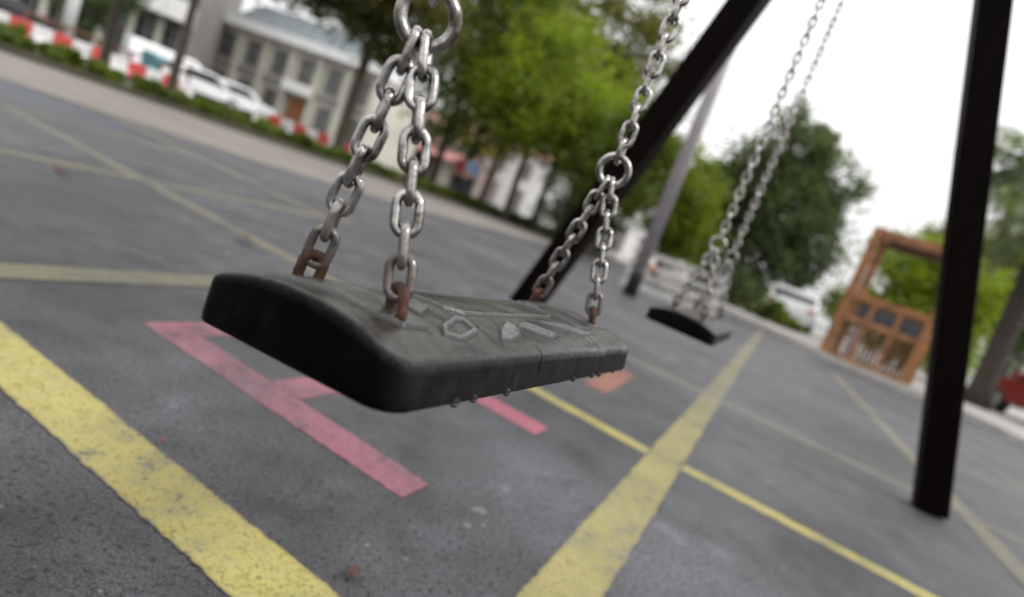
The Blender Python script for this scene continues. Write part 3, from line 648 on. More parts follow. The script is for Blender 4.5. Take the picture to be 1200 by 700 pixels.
# planted verge: low ragged greenery
bl = []
ov = offs(outer, 1.0)
for i in range(len(ov)-1):
    a, b = TP(*ov[i]), TP(*ov[i+1]); L = (b-a).length; k = max(2, int(L/.3))
    for q in range(k):
        c = a.lerp(b, (q+rnd.random())/k); bl.append((c.x+rnd.uniform(-.3, .3), c.y+rnd.uniform(-.3, .3), .17+rnd.uniform(0, .06), .42, .42, .15))
V, F = leaf_cloud(bl, 95000, .055, .35, .4); V[:, 2] = np.maximum(V[:, 2], .06)
tag(np_mesh('ground_cover', V, F, M['leaf_mid'], None, False), 'low green ground cover on the planted verge', None, None, 'stuff')

# ------------------------------------------------------------------ street things
def basis(a, b):
    d = (b-a); d.z = 0; L = d.length; d.normalize(); return d, Vector((-d.y, d.x, 0)), L
bA, bB = G(-6, 34), G(390, 177)
bd_, bn_, bL = basis(bA, bB)
proto = {}
def barrier(pos, red, label):
    key = 'r' if red else 'w'
    ang = math.atan2(bd_.y, bd_.x)
    if key not in proto:
        root = empty('road_barrier', pos, ang)
        prof = [(-.22, .03), (.22, .03), (.22, .13), (.11, .26), (.08, .62), (-.08, .62), (-.11, .26), (-.22, .13)]
        m = MB(); m.prism([(a, c) for a, c in prof], -.29, .29, (Vector((0, 1, 0)), Vector((1, 0, 0)), UP)); m.build('body', M['redplastic' if red else 'whiteplastic'], root, False, .025)
        c_ = MB(); c_.tube([(0, 0, .615), (0, 0, .65)], .05, 12); c_.build('filler_cap', M['black'], root)
        f_ = MB(); f_.box((-.19, 0, .015), (.16, .4, .028)); f_.build('foot', M['black'], root)
        f_ = MB(); f_.box((.19, 0, .015), (.16, .4, .028)); f_.build('foot', M['black'], root)
        proto[key] = root
    else:
        src = proto[key]; root = src.copy(); COL.objects.link(root); root.location = pos
        for ch in src.children:
            c = ch.copy(); COL.objects.link(c); c.parent = root
    tag(root, label, 'road barrier', 'red and white road barriers beyond the verge'); return root
ords = ['first', 'second', 'third', 'fourth', 'fifth', 'sixth', 'seventh', 'eighth', 'ninth', 'tenth']
UL = .60
def run(start, count, where):
    for i in range(count):
        red = (i % 2 == 1)
        barrier(start+bd_*(UL*i), red, '%s %s road barrier from the left in the %s' % (ords[i//2], 'red' if red else 'white', where))
run(bA, 3, 'short row at the left edge')
run(G(44, 52), 9, 'row under the brown rail')
run(G(302, 146), 10, 'row before the pale building')

# brown hand rail behind the barriers
rl = empty('rail_fence', (0, 0, 0)); tag(rl, 'low brown wooden rail above the leftmost barriers', 'fence')
ra, rbb = G(44, 52)+bn_*.6-bd_*.4, G(44, 52)+bn_*.6+bd_*5.0
m = MB(); m.bar(ra+UP*.93, rbb+UP*.93, .10, .10, UP); m.build('top_rail', M['rail'], rl, False, .01)
m = MB(); m.bar(ra+UP*.45, rbb+UP*.45, .08, .06, UP); m.build('mid_rail', M['rail'], rl, False, .01)
for k in range(6):
    q = ra.lerp(rbb, k/5); m = MB(); m.box(q+UP*.44, (.1, .1, .88)); m.build('post', M['rail'], rl, False, .01)

def car(name, pos, ang, label, paint, van=False, scale=1.0):
    root = empty(name, pos, ang); tag(root, label, 'van' if van else 'car'); root.scale = (scale,)*3
    if van: prof = [(-2.25, .38), (-2.3, .9), (-2.25, 1.85), (-2.1, 1.98), (1.0, 1.98), (1.3, 1.85), (1.75, 1.12), (2.2, .98), (2.35, .75), (2.35, .38)]
    else: prof = [(-2.05, .36), (-2.12, .62), (-2.08, .92), (-1.7, 1.0), (-1.35, 1.30), (-.95, 1.44), (.25, 1.45), (.6, 1.36), (1.15, .98), (1.85, .86), (2.08, .68), (2.1, .36)]
    W = .90; m = MB(); n = len(prof); V = []; F = []
    ys = [-1, -.97, -.80, 0, .80, .97, 1]
    for s in ys:
        for x, z in prof:
            tum = 1.0-max(0, (z-.9))*.26; ed = 1.0 if abs(s) < .99 else .985
            V.append((x*ed, s*W*tum, .36+(z-.36)*(1.0 if abs(s) < .9 else .985 if abs(s) < .99 else .95)))
    for i in range(len(ys)-1): F += [(i*n+k, i*n+(k+1) % n, (i+1)*n+(k+1) % n, (i+1)*n+k) for k in range(n)]
    F += [tuple(range(n)), tuple(range((len(ys)-1)*n, len(ys)*n))]
    m.add(V, F); m.build('body', paint, root, False, .05)
    # glazing a few mm proud of the body
    side = [(-1.25, .98), (-1.05, 1.32), (.25, 1.36), (.78, 1.0)] if not van else [(.25, 1.15), (.25, 1.75), (1.0, 1.78), (1.42, 1.18)]
    for s in (-1, 1):
        q = MB(); out = [(x, s*(W*(1-max(0, z-.9)*.26)+.006), z) for x, z in side]; inn = [(x, s*(W*(1-max(0, z-.9)*.26)-.02), z) for x, z in side]
        q.add(out+inn, [(0, 1, 2, 3), (7, 6, 5, 4), (0, 4, 5, 1), (1, 5, 6, 2), (2, 6, 7, 3), (3, 7, 4, 0)]); q.build('side_window', M['glass'], root)
    def screen(nm, a, b, w0, w1):
        d = Vector((b[0]-a[0], 0, b[1]-a[1])).normalized(); nn = Vector((-d.z, 0, d.x)); nn = nn if nn.z > 0 else -nn
        q = MB(); A = [Vector((a[0], -w0, a[1])), Vector((a[0], w0, a[1])), Vector((b[0], w1, b[1])), Vector((b[0], -w1, b[1]))]
        q.add([v+nn*.012 for v in A]+[v-nn*.02 for v in A], [(0, 1, 2, 3), (7, 6, 5, 4), (0, 4, 5, 1), (1, 5, 6, 2), (2, 6, 7, 3), (3, 7, 4, 0)]); q.build(nm, M['glass'], root)
    if van: screen('windscreen', (1.70, 1.20), (1.34, 1.78), .72, .62)
    else:
        screen('windscreen', (1.09, 1.02), (.64, 1.33), .74, .66); screen('rear_window', (-1.66, 1.03), (-1.38, 1.27), .74, .68)
    xe = 2.33 if van else 2.09; xr = -2.29 if van else -2.10
    for s in (-1, 1):
        q = MB(); q.box((xe-.03, s*.62, .70), (.12, .3, .13)); q.build('headlight', M['lampglass'], root, False, .02)
        q = MB(); q.box((xr+.03, s*.68, .82), (.10, .2, .16)); q.build('tail_light', M['redlens'], root, False, .02)
        q = MB(); q.box((.75 if not van else 1.35, s*.98, 1.05 if not van else 1.25), (.12, .16, .12)); q.build('mirror', paint, root, False, .02)
    q = MB(); q.box((xe+.0, 0, .44), (.10, 1.5, .10)); q.build('bumper', M['black'], root, False, .02)
    for x in (-1.3, 1.32):
        for s in (-1, 1):
            q = MB(); q.tube([(x, s*.70, .31), (x, s*.74, .31), (x, s*.90, .31), (x, s*.93, .31)], [.27, .31, .31, .27], 20); w = q.build('wheel', M['tyre'], root, True)
            q = MB(); q.tube([(x, s*.925, .31), (x, s*.945, .31)], [.20, .17], 16); q.build('rim', M['rim'], w)
    return root
ang = math.atan2(bd_.y, bd_.x)
car('van', AZ(196, 31), ang, 'white van parked behind the barriers by the dark shopfront', M['carwhite'], True, .92)
car('parked_car', AZ(232, 29), ang+.1, 'white car parked right beside the white van', M['carwhite'])
car('parked_car', AZ(272, 31.5), ang+.05, 'white car parked before the pale colonnaded building', M['carwhite'])
car('parked_car', AZ(926, 21), R(64), 'white car parked at the foot of the large dark tree', M['carwhite'], False, .93)
car('parked_car', AZ(1262, 12.6), R(75), 'dark red car at the right edge behind the palm trunk', M['carred'])
car('parked_car', AZ(6, 27.5), ang, 'black car at the left edge behind the barriers', plain('black_car_paint', (.01, .01, .012), .2))

# white pillar
pl = empty('pillar', AZ(76, 27)); tag(pl, 'tall plain white round pillar behind the leftmost barriers', 'pillar')
m = MB(); m.tube([(0, 0, .25), (0, 0, 5.2)], .25, 20); m.build('shaft', M['white'], pl, True)
m = MB(); m.box((0, 0, .125), (.66, .66, .25)); m.build('plinth', M['kerb'], pl, False, .02)
m = MB(); m.box((0, 0, 5.3), (.66, .66, .2)); m.build('capital', M['white'], pl, False, .02)
# teal bin
tb = empty('wheeled_bin', AZ(176, 27)); tag(tb, 'teal wheeled bin left of the white van', 'bin')
m = MB(); m.add([(-.25, -.28, .12), (.25, -.28, .12), (.25, .28, .12), (-.25, .28, .12), (-.33, -.36, 1.15), (.33, -.36, 1.15), (.33, .36, 1.15), (-.33, .36, 1.15)], [(0, 1, 2, 3), (7, 6, 5, 4), (0, 4, 5, 1), (1, 5, 6, 2), (2, 6, 7, 3), (3, 7, 4, 0)]); m.build('body', M['teal'], tb, False, .03)
m = MB(); m.prism([(-.36, 1.16), (.38, 1.16), (.30, 1.30), (-.30, 1.34)], -.37, .37); m.build('lid', M['teal'], tb, False, .03)
for s in (-1, 1):
    m = MB(); m.tube([(-.26, s*.24, .11), (-.26, s*.31, .11)], .11, 14); m.build('wheel', M['tyre'], tb)

# ------------------------------------------------------------------ buildings
def win(b, c, ax, w, h, framemat, glassmat, sill=True):
    """window: frame part, pane sub-part; ax = (along, out)"""
    al, ou = ax; m = MB()
    t = .09
    m.box(c+UP*(h/2+t/2)+ou*.03, (w+2*t, .1, t), (al, ou, UP)); m.box(c-UP*(h/2+t/2)+ou*.05, (w+2*t+.1, .16, t), (al, ou, UP))
    for s in (-1, 1): m.box(c+al*(s*(w/2+t/2))+ou*.03, (t, .1, h), (al, ou, UP))
    m.box(c+ou*.02, (.05, .06, h), (al, ou, UP)); f = m.build('window', framemat, b)
    q = MB(); q.box(c-ou*.005, (w-.004, .03, h-.004), (al, ou, UP)); q.build('pane', glassmat, f)
# pale colonnaded building
c0 = AZ(236, 47); c1 = AZ(421, 44); al, ou, LB = basis(c0, c1); ou = -ou if ou.dot(-c0) < 0 else ou
bd = empty('building', (0, 0, 0)); tag(bd, 'two storey pale building with pilasters, white cornice and orange brown door', 'building')
dep = 9.0; mid_ = (c0+c1)/2-ou*dep/2
m = MB(); m.box(mid_+UP*3.0, (LB, dep, 6.0), (al, ou, UP)); m.build('wall', M['stucco'], bd)
m = MB(); m.box(mid_+UP*6.35+ou*.35, (LB+.5, dep+.9, .66), (al, ou, UP)); m.build('cornice', M['white'], bd, False, .03)
m = MB(); m.prism([(-LB/2+.4, 6.69), (LB/2-.4, 6.69), (LB/2-3.2, 8.3), (-LB/2+3.2, 8.3)], -dep/2+.3, dep/2-.3, (al, ou, UP), mid_); m.build('roof', M['slate'], bd)
nb = 6; sp = LB/nb
for k in range(nb+1):
    m = MB(); m.box(c0+al*(min(max(sp*k, .22), LB-.22))+ou*.16+UP*3.0, (.42, .30, 6.0), (al, ou, UP)); m.build('pilaster', M['greystucco'] if False else M['stucco'], bd, False, .02)
for k in range(nb):
    cc = c0+al*(sp*(k+.5))
    win(bd, cc+UP*4.55+ou*.02, (al, ou), sp*.42, 1.7, M['greystucco'], M['paleglass'])
    if k != 3: win(bd, cc+UP*1.6+ou*.02, (al, ou), sp*.42, 1.7, M['greystucco'], M['paleglass'])
    m = MB(); m.box(cc+UP*3.05+ou*.04, (sp-.46, .07, .55), (al, ou, UP)); m.build('spandrel', M['greystucco'], bd)
dc = c0+al*(sp*3.5)
m = MB(); m.box(dc+UP*1.25+ou*.03, (1.5, .1, 2.5), (al, ou, UP)); dr = m.build('door', M['doorwood'], bd, False, .01)
m = MB(); m.box(dc+UP*1.1+ou*.11+al*.08, (.05, .06, .3), (al, ou, UP)); m.build('handle', M['rim'], dr)
m = MB(); m.box(dc+UP*3.15+ou*.45, (sp*.96, .8, .75), (al, ou, UP)); m.build('balcony', M['white'], bd, False, .02)

# dark shopfront building with white canopy, left
e0 = AZ(-90, 36); e1 = AZ(208, 40); al2, ou2, L2 = basis(e0, e1); ou2 = -ou2 if ou2.dot(-e0) < 0 else ou2
b2 = empty('building', (0, 0, 0)); tag(b2, 'grey building with dark shopfront under a white balcony band at upper left', 'building')
md2 = (e0+e1)/2-ou2*5
m = MB(); m.box(md2+UP*6.5, (L2, 10, 13), (al2, ou2, UP)); m.build('wall', M['greystucco'], b2)
m = MB(); m.box(md2+UP*4.75+ou2*5.9, (L2+.2, 1.7, 1.25), (al2, ou2, UP)); m.build('balcony', M['whitestucco'], b2, False, .03)
m = MB(); m.box(md2+UP*13.2, (L2+.5, 10.5, .4), (al2, ou2, UP)); m.build('roof', M['slate'], b2)
k2 = 9; sp2 = L2/k2
for k in range(k2):
    cc = e0+al2*(sp2*(k+.5))
    m = MB(); m.box(cc+UP*1.85+ou2*.03, (sp2*.82, .1, 3.3), (al2, ou2, UP)); f = m.build('shop_window', M['glass'], b2)
    m = MB(); m.box(cc+UP*1.85+ou2*.10, (.07, .06, 3.3), (al2, ou2, UP)); m.box(cc+UP*2.75+ou2*.10, (sp2*.82, .05, .07), (al2, ou2, UP)); m.build('frame', M['greymetal'], f)
    win(b2, cc+UP*7.3+ou2*.02, (al2, ou2), sp2*.5, 1.8, M['white'], M['glass']); win(b2, cc+UP*10.6+ou2*.02, (al2, ou2), sp2*.5, 1.8, M['white'], M['glass'])
for k in range(k2+1):
    m = MB(); m.box(e0+al2*(min(max(sp2*k, .2), L2-.2))+ou2*.45+UP*2.05, (.4, .4, 4.1), (al2, ou2, UP)); m.build('column', M['stucco'], b2, False, .02)

# long white building behind the middle trees
h0 = AZ(556, 60); h1 = AZ(830, 58); al3, ou3, L3 = basis(h0, h1); ou3 = -ou3 if ou3.dot(-h0) < 0 else ou3
b3 = empty('building', (0, 0, 0)); tag(b3, 'long low white building seen between the trunks of the middle trees', 'building')
md3 = (h0+h1)/2-ou3*5
m = MB(); m.box(md3+UP*3.0, (L3, 10, 6.0), (al3, ou3, UP)); m.build('wall', M['whitestucco'], b3)
m = MB(); m.prism([(-5.6, 6.02), (5.6, 6.02), (0, 7.6)], -L3/2-.3, L3/2+.3, (ou3, al3, UP), md3); m.build('roof', M['tile'], b3)
k3 = 9
for k in range(k3):
    cc = h0+al3*(L3/k3*(k+.5))
    win(b3, cc+UP*4.2+ou3*.02, (al3, ou3), 1.1, 1.2, M['stucco'], M['paleglass'])
    if False: 
        m = MB(); m.prism([(0.02, 3.3), (0.02, 2.9), (1.3, 2.4), (1.3, 2.5)], -1.45, 1.45, (ou3, al3, UP), cc); m.build('awning', M['awning'], b3)
    m = MB(); m.box(cc+UP*1.25+ou3*.03, (1.3, .1, 2.4), (al3, ou3, UP)); m.build('door', M['greystucco'], b3)
# row of shops with pink awning
g0 = AZ(428, 56); g1 = AZ(553, 54); al5, ou5, L5 = basis(g0, g1); ou5 = -ou5 if ou5.dot(-g0) < 0 else ou5
b5 = empty('building', (0, 0, 0)); tag(b5, 'low grey pink row of shops with a pink awning behind the slim trunks', 'building')
md5 = (g0+g1)/2-ou5*4
m = MB(); m.box(md5+UP*2.6, (L5, 8, 5.2), (al5, ou5, UP)); m.build('wall', M['pinkstucco'], b5)
m = MB(); m.prism([(-4.6, 5.22), (4.6, 5.22), (0, 6.9)], -L5/2-.3, L5/2+.3, (ou5, al5, UP), md5); m.build('roof', M['tile'], b5)
for k in range(5):
    cc = g0+al5*(L5/5*(k+.5)); win(b5, cc+UP*4.1+ou5*.02, (al5, ou5), 1.0, 1.1, M['stucco'], M['paleglass'])
    m = MB(); m.box(cc+UP*1.3+ou5*.03, (1.7, .1, 2.4), (al5, ou5, UP)); m.build('shop_window', M['stucco' if k % 2 else 'glass'], b5)
m = MB(); m.prism([(.02, 3.3), (.02, 2.9), (1.5, 2.4), (1.5, 2.52)], -L5/2+.3, L5/2-.3, (ou5, al5, UP), (g0+g1)/2); m.build('awning', M['awning'], b5)
# pale pink house at the right
q0 = AZ(1150, 44); q1 = AZ(1330, 42); al4, ou4, L4 = basis(q0, q1); ou4 = -ou4 if ou4.dot(-q0) < 0 else ou4
b4 = empty('house', (0, 0, 0)); tag(b4, 'pale house with clay tiled roof far behind the palms', 'house')
md4 = (q0+q1)/2-ou4*4
m = MB(); m.box(md4+UP*3.6, (L4, 8, 7.2), (al4, ou4, UP)); m.build('wall', M['whitestucco'], b4)
m = MB(); m.prism([(-4.5, 7.22), (4.5, 7.22), (0, 9.6)], -L4/2-.4, L4/2+.4, (ou4, al4, UP), md4); m.build('roof', M['tile'], b4)
for k in range(4):
    cc = q0+al4*(L4/4*(k+.5)); win(b4, cc+UP*5.2+ou4*.02, (al4, ou4), 1.1, 1.4, M['stucco'], M['glass']); win(b4, cc+UP*2.0+ou4*.02, (al4, ou4), 1.1, 1.4, M['stucco'], M['glass'])

# ------------------------------------------------------------------ park furniture
lp = G(737, 346); lp.z = 0
lr = empty('lamp_post', lp); tag(lr, 'grey lamp post with black foot behind the slanting dark post', 'lamp post')
m = MB(); m.tube([(0, 0, 0), (0, 0, .32), (0, 0, .40)], [.095, .09, .08], 18); m.build('foot', M['black'], lr, True)
m = MB(); m.tube([(0, 0, .40), (0, 0, 2.4), (0, 0, 4.4)], [.088, .085, .078], 18); m.build('pole', M['greymetal'], lr, True)
m = MB(); m.tube([(0, 0, 4.4), (0, 0, 4.46), (0, 0, 4.85), (0, 0, 4.95)], [.08, .16, .24, .10], 16); m.build('lantern', M['lampglass'], lr, True)
m = MB(); m.tube([(0, 0, 4.95), (0, 0, 5.1)], [.28, .04], 16); m.build('cap', M['black'], lr, True)

# low white plank barrier / bench row
wa, wb = G(752, 342), G(848, 383); wa.z = wb.z = 0; 
wd_, wn_, wl = basis(wa, wb); wc = AZ(806, 11.5); wa = AZ(741, 8.7); wb = AZ(852, 8.3); wd_, wn_, wl = basis(wa, wb)
wr = empty('plank_fence', (0, 0, 0)); tag(wr, 'low white fence of four wide planks behind the second swing', 'fence')
for k, z in enumerate((.09, .26, .43, .60)):
    m = MB(); m.bar(wa+UP*z+wn_*.03*0, wb+UP*z, .085 if k else .12, .03, UP); m.build('plank', M['fence'], wr, False, .006)
for k in range(3):
    q = wa.lerp(wb, .06+.44*k); nn = wn_ if wn_.y > 0 else -wn_
    m = MB(); m.box(q+nn*.06+UP*.335, (.08, .07, .67), (wd_, wn_, UP)); m.build('post', M['fence'], wr, False, .006)
nn = wn_ if wn_.y > 0 else -wn_
m = MB(); m.bar(wa-nn*.022+UP*.43+wd_*.15, wa-nn*.022+UP*.43+wd_*.4, .05, .008, UP); m.build('reflector_strip', M['orange'] if False else plain('orange_strip', (.6, .2, .06), .5), wr)

# wooden playhouse
ph0 = G(962, 417); ph1 = G(1055, 455); ph0.z = ph1.z = 0.0
pd, pn, pL = basis(ph0, ph1); pn = pn if pn.dot(ph0) > 0 else -pn     # pn points away from camera
ph = empty('playhouse', (0, 0, 0)); tag(ph, 'orange brown timber playhouse with open top and lattice panels', 'playhouse')
pH = 2.45; pw = .14; pdp = 1.15
def pp(u, v, z): return ph0+pd*(u*pL)+pn*(v*pdp)+UP*z
for u in (0, 1):
    for v in (0, 1):
        m = MB(); m.box(pp(u, v, pH/2), (pw, pw, pH), (pd, pn, UP)); m.build('post', M['timber'], ph, False, .01)
def rail(u0, v0, u1, v1, z, h=.12, w=.07, mat='timber', nm='rail'):
    a, b = pp(u0, v0, z), pp(u1, v1, z); d = (b-a).normalized(); a, b = a+d*(pw/2), b-d*(pw/2)
    m = MB(); m.bar(a, b, h, w, UP); m.build(nm, M[mat], ph, False, .008)
for z, h in ((pH-.08, .15), (1.22, .13), (.80, .11), (.08, .13)):
    rail(0, 0, 1, 0, z, h); rail(0, 1, 1, 1, z, h, mat='timber_dark'); rail(0, 0, 0, 1, z, h); rail(1, 0, 1, 1, z, h)
m = MB()
for k in range(9): m.box(pp(.06+.88*(k+.5)/9, .5, pH-.03), (.11, pdp-.16, .03), (pd, pn, UP))
m.build('roof_slats', M['timber_dark'], ph)
for u in (.34, .66):
    m = MB(); m.box(pp(u, 0, .44), (.07, .07, .60), (pd, pn, UP)); m.build('stud', M['timber'], ph)
    m = MB(); m.box(pp(u, 0, 1.01), (.07, .06, .29), (pd, pn, UP)); m.build('stud', M['timber'], ph)
m = MB(); m.box(pp(.5, .5, .84), (pL-.14, pdp-.14, .04), (pd, pn, UP)); m.build('deck', M['timber_dark'], ph)
def lattice(u0, v0, u1, v1, z0, z1, nx, nz, mat):
    m = MB()
    for k in range(1, nx):
        f = k/nx; m.bar(pp(u0+(u1-u0)*f, v0+(v1-v0)*f, z0), pp(u0+(u1-u0)*f, v0+(v1-v0)*f, z1), .032, .02)
    off = (pn*-.016 if u0 != u1 else pd*.016)
    for k in range(1, nz):
        z = z0+(z1-z0)*k/nz; m.bar(pp(u0, v0, z)+off*2, pp(u1, v1, z)+off*2, .032, .02, UP)
    m.build('lattice_panel', M[mat], ph)
lattice(.68, 0, .97, 0, .15, .74, 5, 6, 'timber_dark'); lattice(.36, 0, .64, 0, .15, .74, 5, 6, 'timber_dark')
lattice(1, .04, 1, .96, .15, .74, 8, 8, 'timber'); lattice(1, .04, 1, .96, .86, 1.15, 6, 3, 'timber')
m = MB(); m.box(pp(.5, .93, 1.01), (pL*.86, .03, .26), (pd, pn, UP)); m.build('back_panel', plain('blue_grey_panel', (.07, .075, .085), .6), ph)
m = MB(); m.box(pp(.27, .02, .44), (pL*.10, .03, .58), (pd, pn, UP)); m.build('side_panel', plain('mauve_panel', (.22, .15, .15), .6), ph)

# yellow shop signs
for px, Z, lb in ((531, 40, 'yellow sign board on a post, left of the dark trunk'), (555, 41, 'yellow sign board on a post, right of the dark trunk')):
    c = AZ(px, Z); so = empty('sign_board', c); tag(so, lb, 'sign')
    m = MB(); m.box((0, 0, 3.6), (1.2, .08, .7)); m.build('board', M['yellowsign'], so, False, .02)
    m = MB(); m.tube([(0, .06, 0), (0, .06, 3.9)], .05, 8); m.build('post', M['greymetal'], so)

# dry leaves and pale stains on the asphalt
def fallen_leaf(px, py, L, rz, col, label):
    p = G(px, py); V = []; F = []; n = 9
    for i in range(n+1):
        t = i/n; w_ = .36*L*math.sin(math.pi*t**.8)*(1+.18*((i % 2)*2-1)); zz = .006+.008*math.sin(t*3)*L/.04
        V += [(-w_, (t-.5)*L, zz+.16*w_), (0, (t-.5)*L, zz), (w_, (t-.5)*L, zz+.22*w_)]
    for i in range(n): F += [(3*i, 3*i+1, 3*i+4, 3*i+3), (3*i+1, 3*i+2, 3*i+5, 3*i+4)]
    V += [(.0007, -.5*L, .007), (-.0007, -.5*L, .007), (0, -.78*L, .012)]; F.append((len(V)-3, len(V)-2, len(V)-1))
    o = np_mesh('fallen_leaf', V, F, plain('dry_leaf', col, .8, var=.4, scale=60), None, True); o.location = (p.x, p.y, .001); o.rotation_euler = (0, 0, rz)
    sd = o.modifiers.new('solid', 'SOLIDIFY'); sd.thickness = .0006
    tag(o, label, 'leaf')
fallen_leaf(411, 676, .026, .5, (.055, .026, .016), 'small brown dry leaf on the asphalt near the lower left yellow line')
fallen_leaf(284, 284, .085, 1.9, (.07, .038, .02), 'brown dry leaf lying on the faded yellow line left of the swing')
fallen_leaf(186, 521, .012, 1.1, (.12, .04, .035), 'tiny reddish leaf scrap beside the pink letter, near the yellow line')
fallen_leaf(72, 203, .07, .2, (.07, .038, .024), 'dry leaf on the asphalt far left between two faded yellow lines')
for k, (px, py, r_) in enumerate(((561, 598, .016), (548, 616, .010), (592, 574, .013), (566, 616, .007), (475, 655, .006), (592, 640, .006), (268, 297, .02), (1158, 668, .02), (1080, 640, .014), (218, 258, .03), (430, 640, .006), (640, 556, .007))):
    p = G(px, py); q = [(p.x+r_*rnd.uniform(.5, 1.1)*math.cos(a_*math.pi/7), p.y+r_*rnd.uniform(.5, 1.1)*math.sin(a_*math.pi/7)) for a_ in range(14)]
    poly('pale_stain', q, .0008, M['stain'], 'small pale stain on the asphalt', .3)

# ------------------------------------------------------------------ people far off
def skin_obj(name, verts, edges, radii, mat, parent=None, sub=2):
    me = bpy.data.meshes.new(name); me.from_pydata(verts, edges, [])
    o = link_mesh(name, me, mat, parent)
    o.modifiers.new('skin', 'SKIN'); sk = me.skin_vertices[0].data
    for i, r_ in enumerate(radii): sk[i].radius = (r_, r_) if isinstance(r_, float) else r_
    sk[0].use_root = True; o.modifiers['skin'].use_smooth_shade = True
    s = o.modifiers.new('sub', 'SUBSURF'); s.levels = s.render_levels = sub
    return o
def person(pos, rz, shirt, label):
    V = [(0, 0, .95), (0, 0, 1.12), (0, 0, 1.34), (0, 0, 1.47), (0, -.01, 1.53), (0, -.015, 1.62), (0, -.01, 1.71),
         (.18, 0, 1.41), (.23, .02, 1.14), (.22, -.06, .90), (.215, -.09, .80), (-.18, 0, 1.41), (-.24, .02, 1.14), (-.25, -.04, .90), (-.25, -.07, .80),
         (.09, 0, .88), (.11, -.04, .50), (.12, .02, .09), (.13, -.13, .04), (-.09, 0, .88), (-.12, .06, .50), (-.13, .14, .09), (-.14, 0, .04)]
    E = [(0, 1), (1, 2), (2, 3), (3, 4), (4, 5), (5, 6), (2, 7), (7, 8), (8, 9), (9, 10), (2, 11), (11, 12), (12, 13), (13, 14), (0, 15), (15, 16), (16, 17), (17, 18), (0, 19), (19, 20), (20, 21), (21, 22)]
    Rr = [(.15, .10), (.135, .095), (.16, .10), (.06, .06), (.055, .055), (.085, .095), (.06, .07), .055, .043, .034, .03, .055, .043, .034, .03, .088, .06, .04, .035, .088, .06, .04, .035]
    o = skin_obj('person', V, E, Rr, M['skin']); o.location = pos; o.rotation_euler = (0, 0, rz); tag(o, label, 'person')
    k = [0, 1, 2, 3, 7, 8, 11, 12]; vi = {a: i for i, a in enumerate(k)}
    skin_obj('shirt', [V[a] for a in k], [(vi[a], vi[b]) for a, b in E if a in vi and b in vi], [(.165, .115), (.15, .11), (.175, .115), (.075, .075), .07, .058, .07, .058], M[shirt], o)
    k = [0, 15, 16, 17, 19, 20, 21]; vi = {a: i for i, a in enumerate(k)}
    skin_obj('trousers', [V[a] for a in k], [(vi[a], vi[b]) for a, b in E if a in vi and b in vi], [(.16, .11), .10, .075, .055, .10, .075, .055], M['trousers'], o)
    bm = bmesh.new(); bmesh.ops.create_uvsphere(bm, u_segments=14, v_segments=10, radius=.105)
    for v in list(bm.verts):
        v.co.z = v.co.z*1.1; v.co.y *= 1.1
    bmesh.ops.delete(bm, geom=[v for v in bm.verts if v.co.z < -.03 or (v.co.y < -.06 and v.co.z < .05)], context='VERTS')
    me = bpy.data.meshes.new('hair'); bm.to_mesh(me); bm.free(); h = link_mesh('hair', me, M['hair'], o, True); h.location = (0, .005, 1.665)
    return o
person(AZ(546, 19.5), R(40), 'shirt_blue', 'person in pale blue top and dark trousers standing beyond the path')
person(AZ(533, 21), R(200), 'shirt_red', 'person in red top standing left of the one in blue')

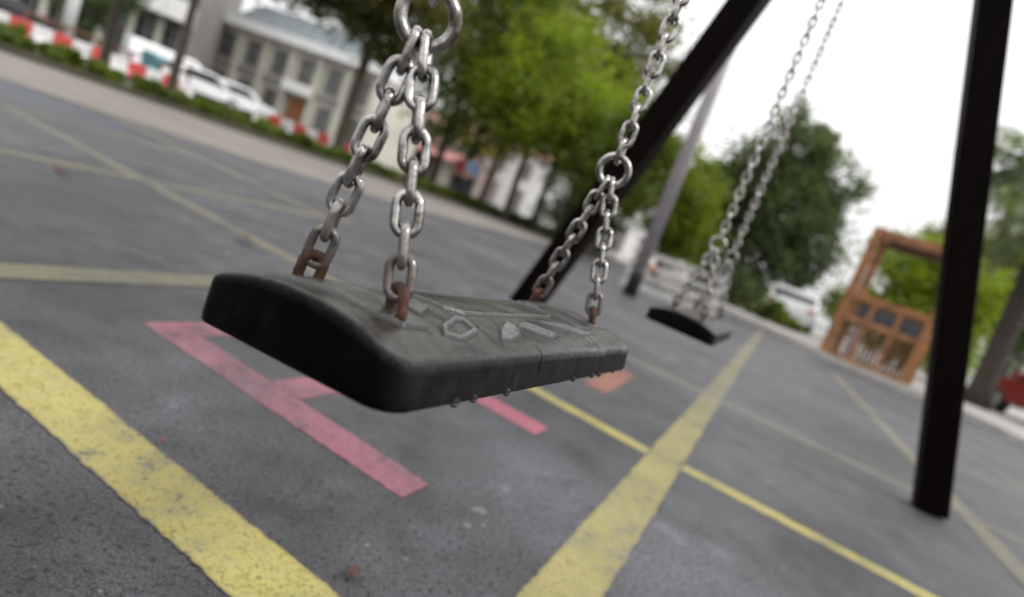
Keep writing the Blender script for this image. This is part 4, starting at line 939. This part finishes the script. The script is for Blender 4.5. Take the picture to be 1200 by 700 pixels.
# ------------------------------------------------------------------ light, sky, camera
SUN_EL, SUN_AZ = R(46), R(108)          # azimuth measured clockwise from +Y
w = bpy.data.worlds.new('World'); S.world = w; w.use_nodes = True; nt = w.node_tree; bg = nt.nodes['Background']
sky = N(nt, 'ShaderNodeTexSky', sky_type='NISHITA', sun_disc=False); sky.sun_elevation = SUN_EL; sky.sun_rotation = SUN_AZ
sky.air_density = 1.0; sky.dust_density = 4.0; sky.ozone_density = 1.0
hs = N(nt, 'ShaderNodeHueSaturation'); hs.inputs['Saturation'].default_value = .10; nt.links.new(sky.outputs[0], hs.inputs['Color'])
cl = N(nt, 'ShaderNodeMix', data_type='RGBA'); cl.inputs[0].default_value = .80; nt.links.new(hs.outputs[0], cl.inputs[6]); cl.inputs[7].default_value = (1, 1, 1, 1)
tcw = N(nt, 'ShaderNodeTexCoord'); sxyz = N(nt, 'ShaderNodeSeparateXYZ'); nt.links.new(tcw.outputs['Generated'], sxyz.inputs[0])
zz = math_(nt, 'MAXIMUM', sxyz.outputs['Z'], 0.0); lum = math_(nt, 'ADD', math_(nt, 'MULTIPLY', zz, 13.2), 6.2)
oc = N(nt, 'ShaderNodeCombineXYZ'); [nt.links.new(lum, oc.inputs[k]) for k in range(3)]; nt.links.new(oc.outputs[0], cl.inputs[7])
nt.links.new(cl.outputs[2], bg.inputs['Color']); bg.inputs['Strength'].default_value = .15
sl = bpy.data.lights.new('sun', 'SUN'); sl.energy = 1.5; sl.angle = R(14); sl.color = (1, .97, .93)
so = bpy.data.objects.new('sun', sl); COL.objects.link(so)
dirv = Vector((math.sin(SUN_AZ)*math.cos(SUN_EL), math.cos(SUN_AZ)*math.cos(SUN_EL), math.sin(SUN_EL)))
so.rotation_euler = dirv.to_track_quat('Z', 'Y').to_euler(); so.location = dirv*50

cam = bpy.data.cameras.new('camera'); co = bpy.data.objects.new('camera', cam); COL.objects.link(co); S.camera = co
mw = Matrix((cr, cu, -fw)).transposed().to_4x4(); mw.translation = (0, 0, H); co.matrix_world = mw
cam.sensor_width = 36; cam.sensor_fit = 'HORIZONTAL'; cam.lens = FPX/1200*36; cam.clip_start = .02; cam.clip_end = 1500
cam.dof.use_dof = True; cam.dof.focus_distance = .47; cam.dof.aperture_fstop = 2.9; cam.dof.aperture_blades = 0
S.view_settings.view_transform = 'Standard'; S.view_settings.look = 'None'; S.view_settings.exposure = 0.0; S.view_settings.gamma = 1.0
S.view_settings.use_curve_mapping = False
S.cycles.max_bounces = 8; S.cycles.use_denoising = True
S.render.resolution_x = 1024; S.render.resolution_y = 597
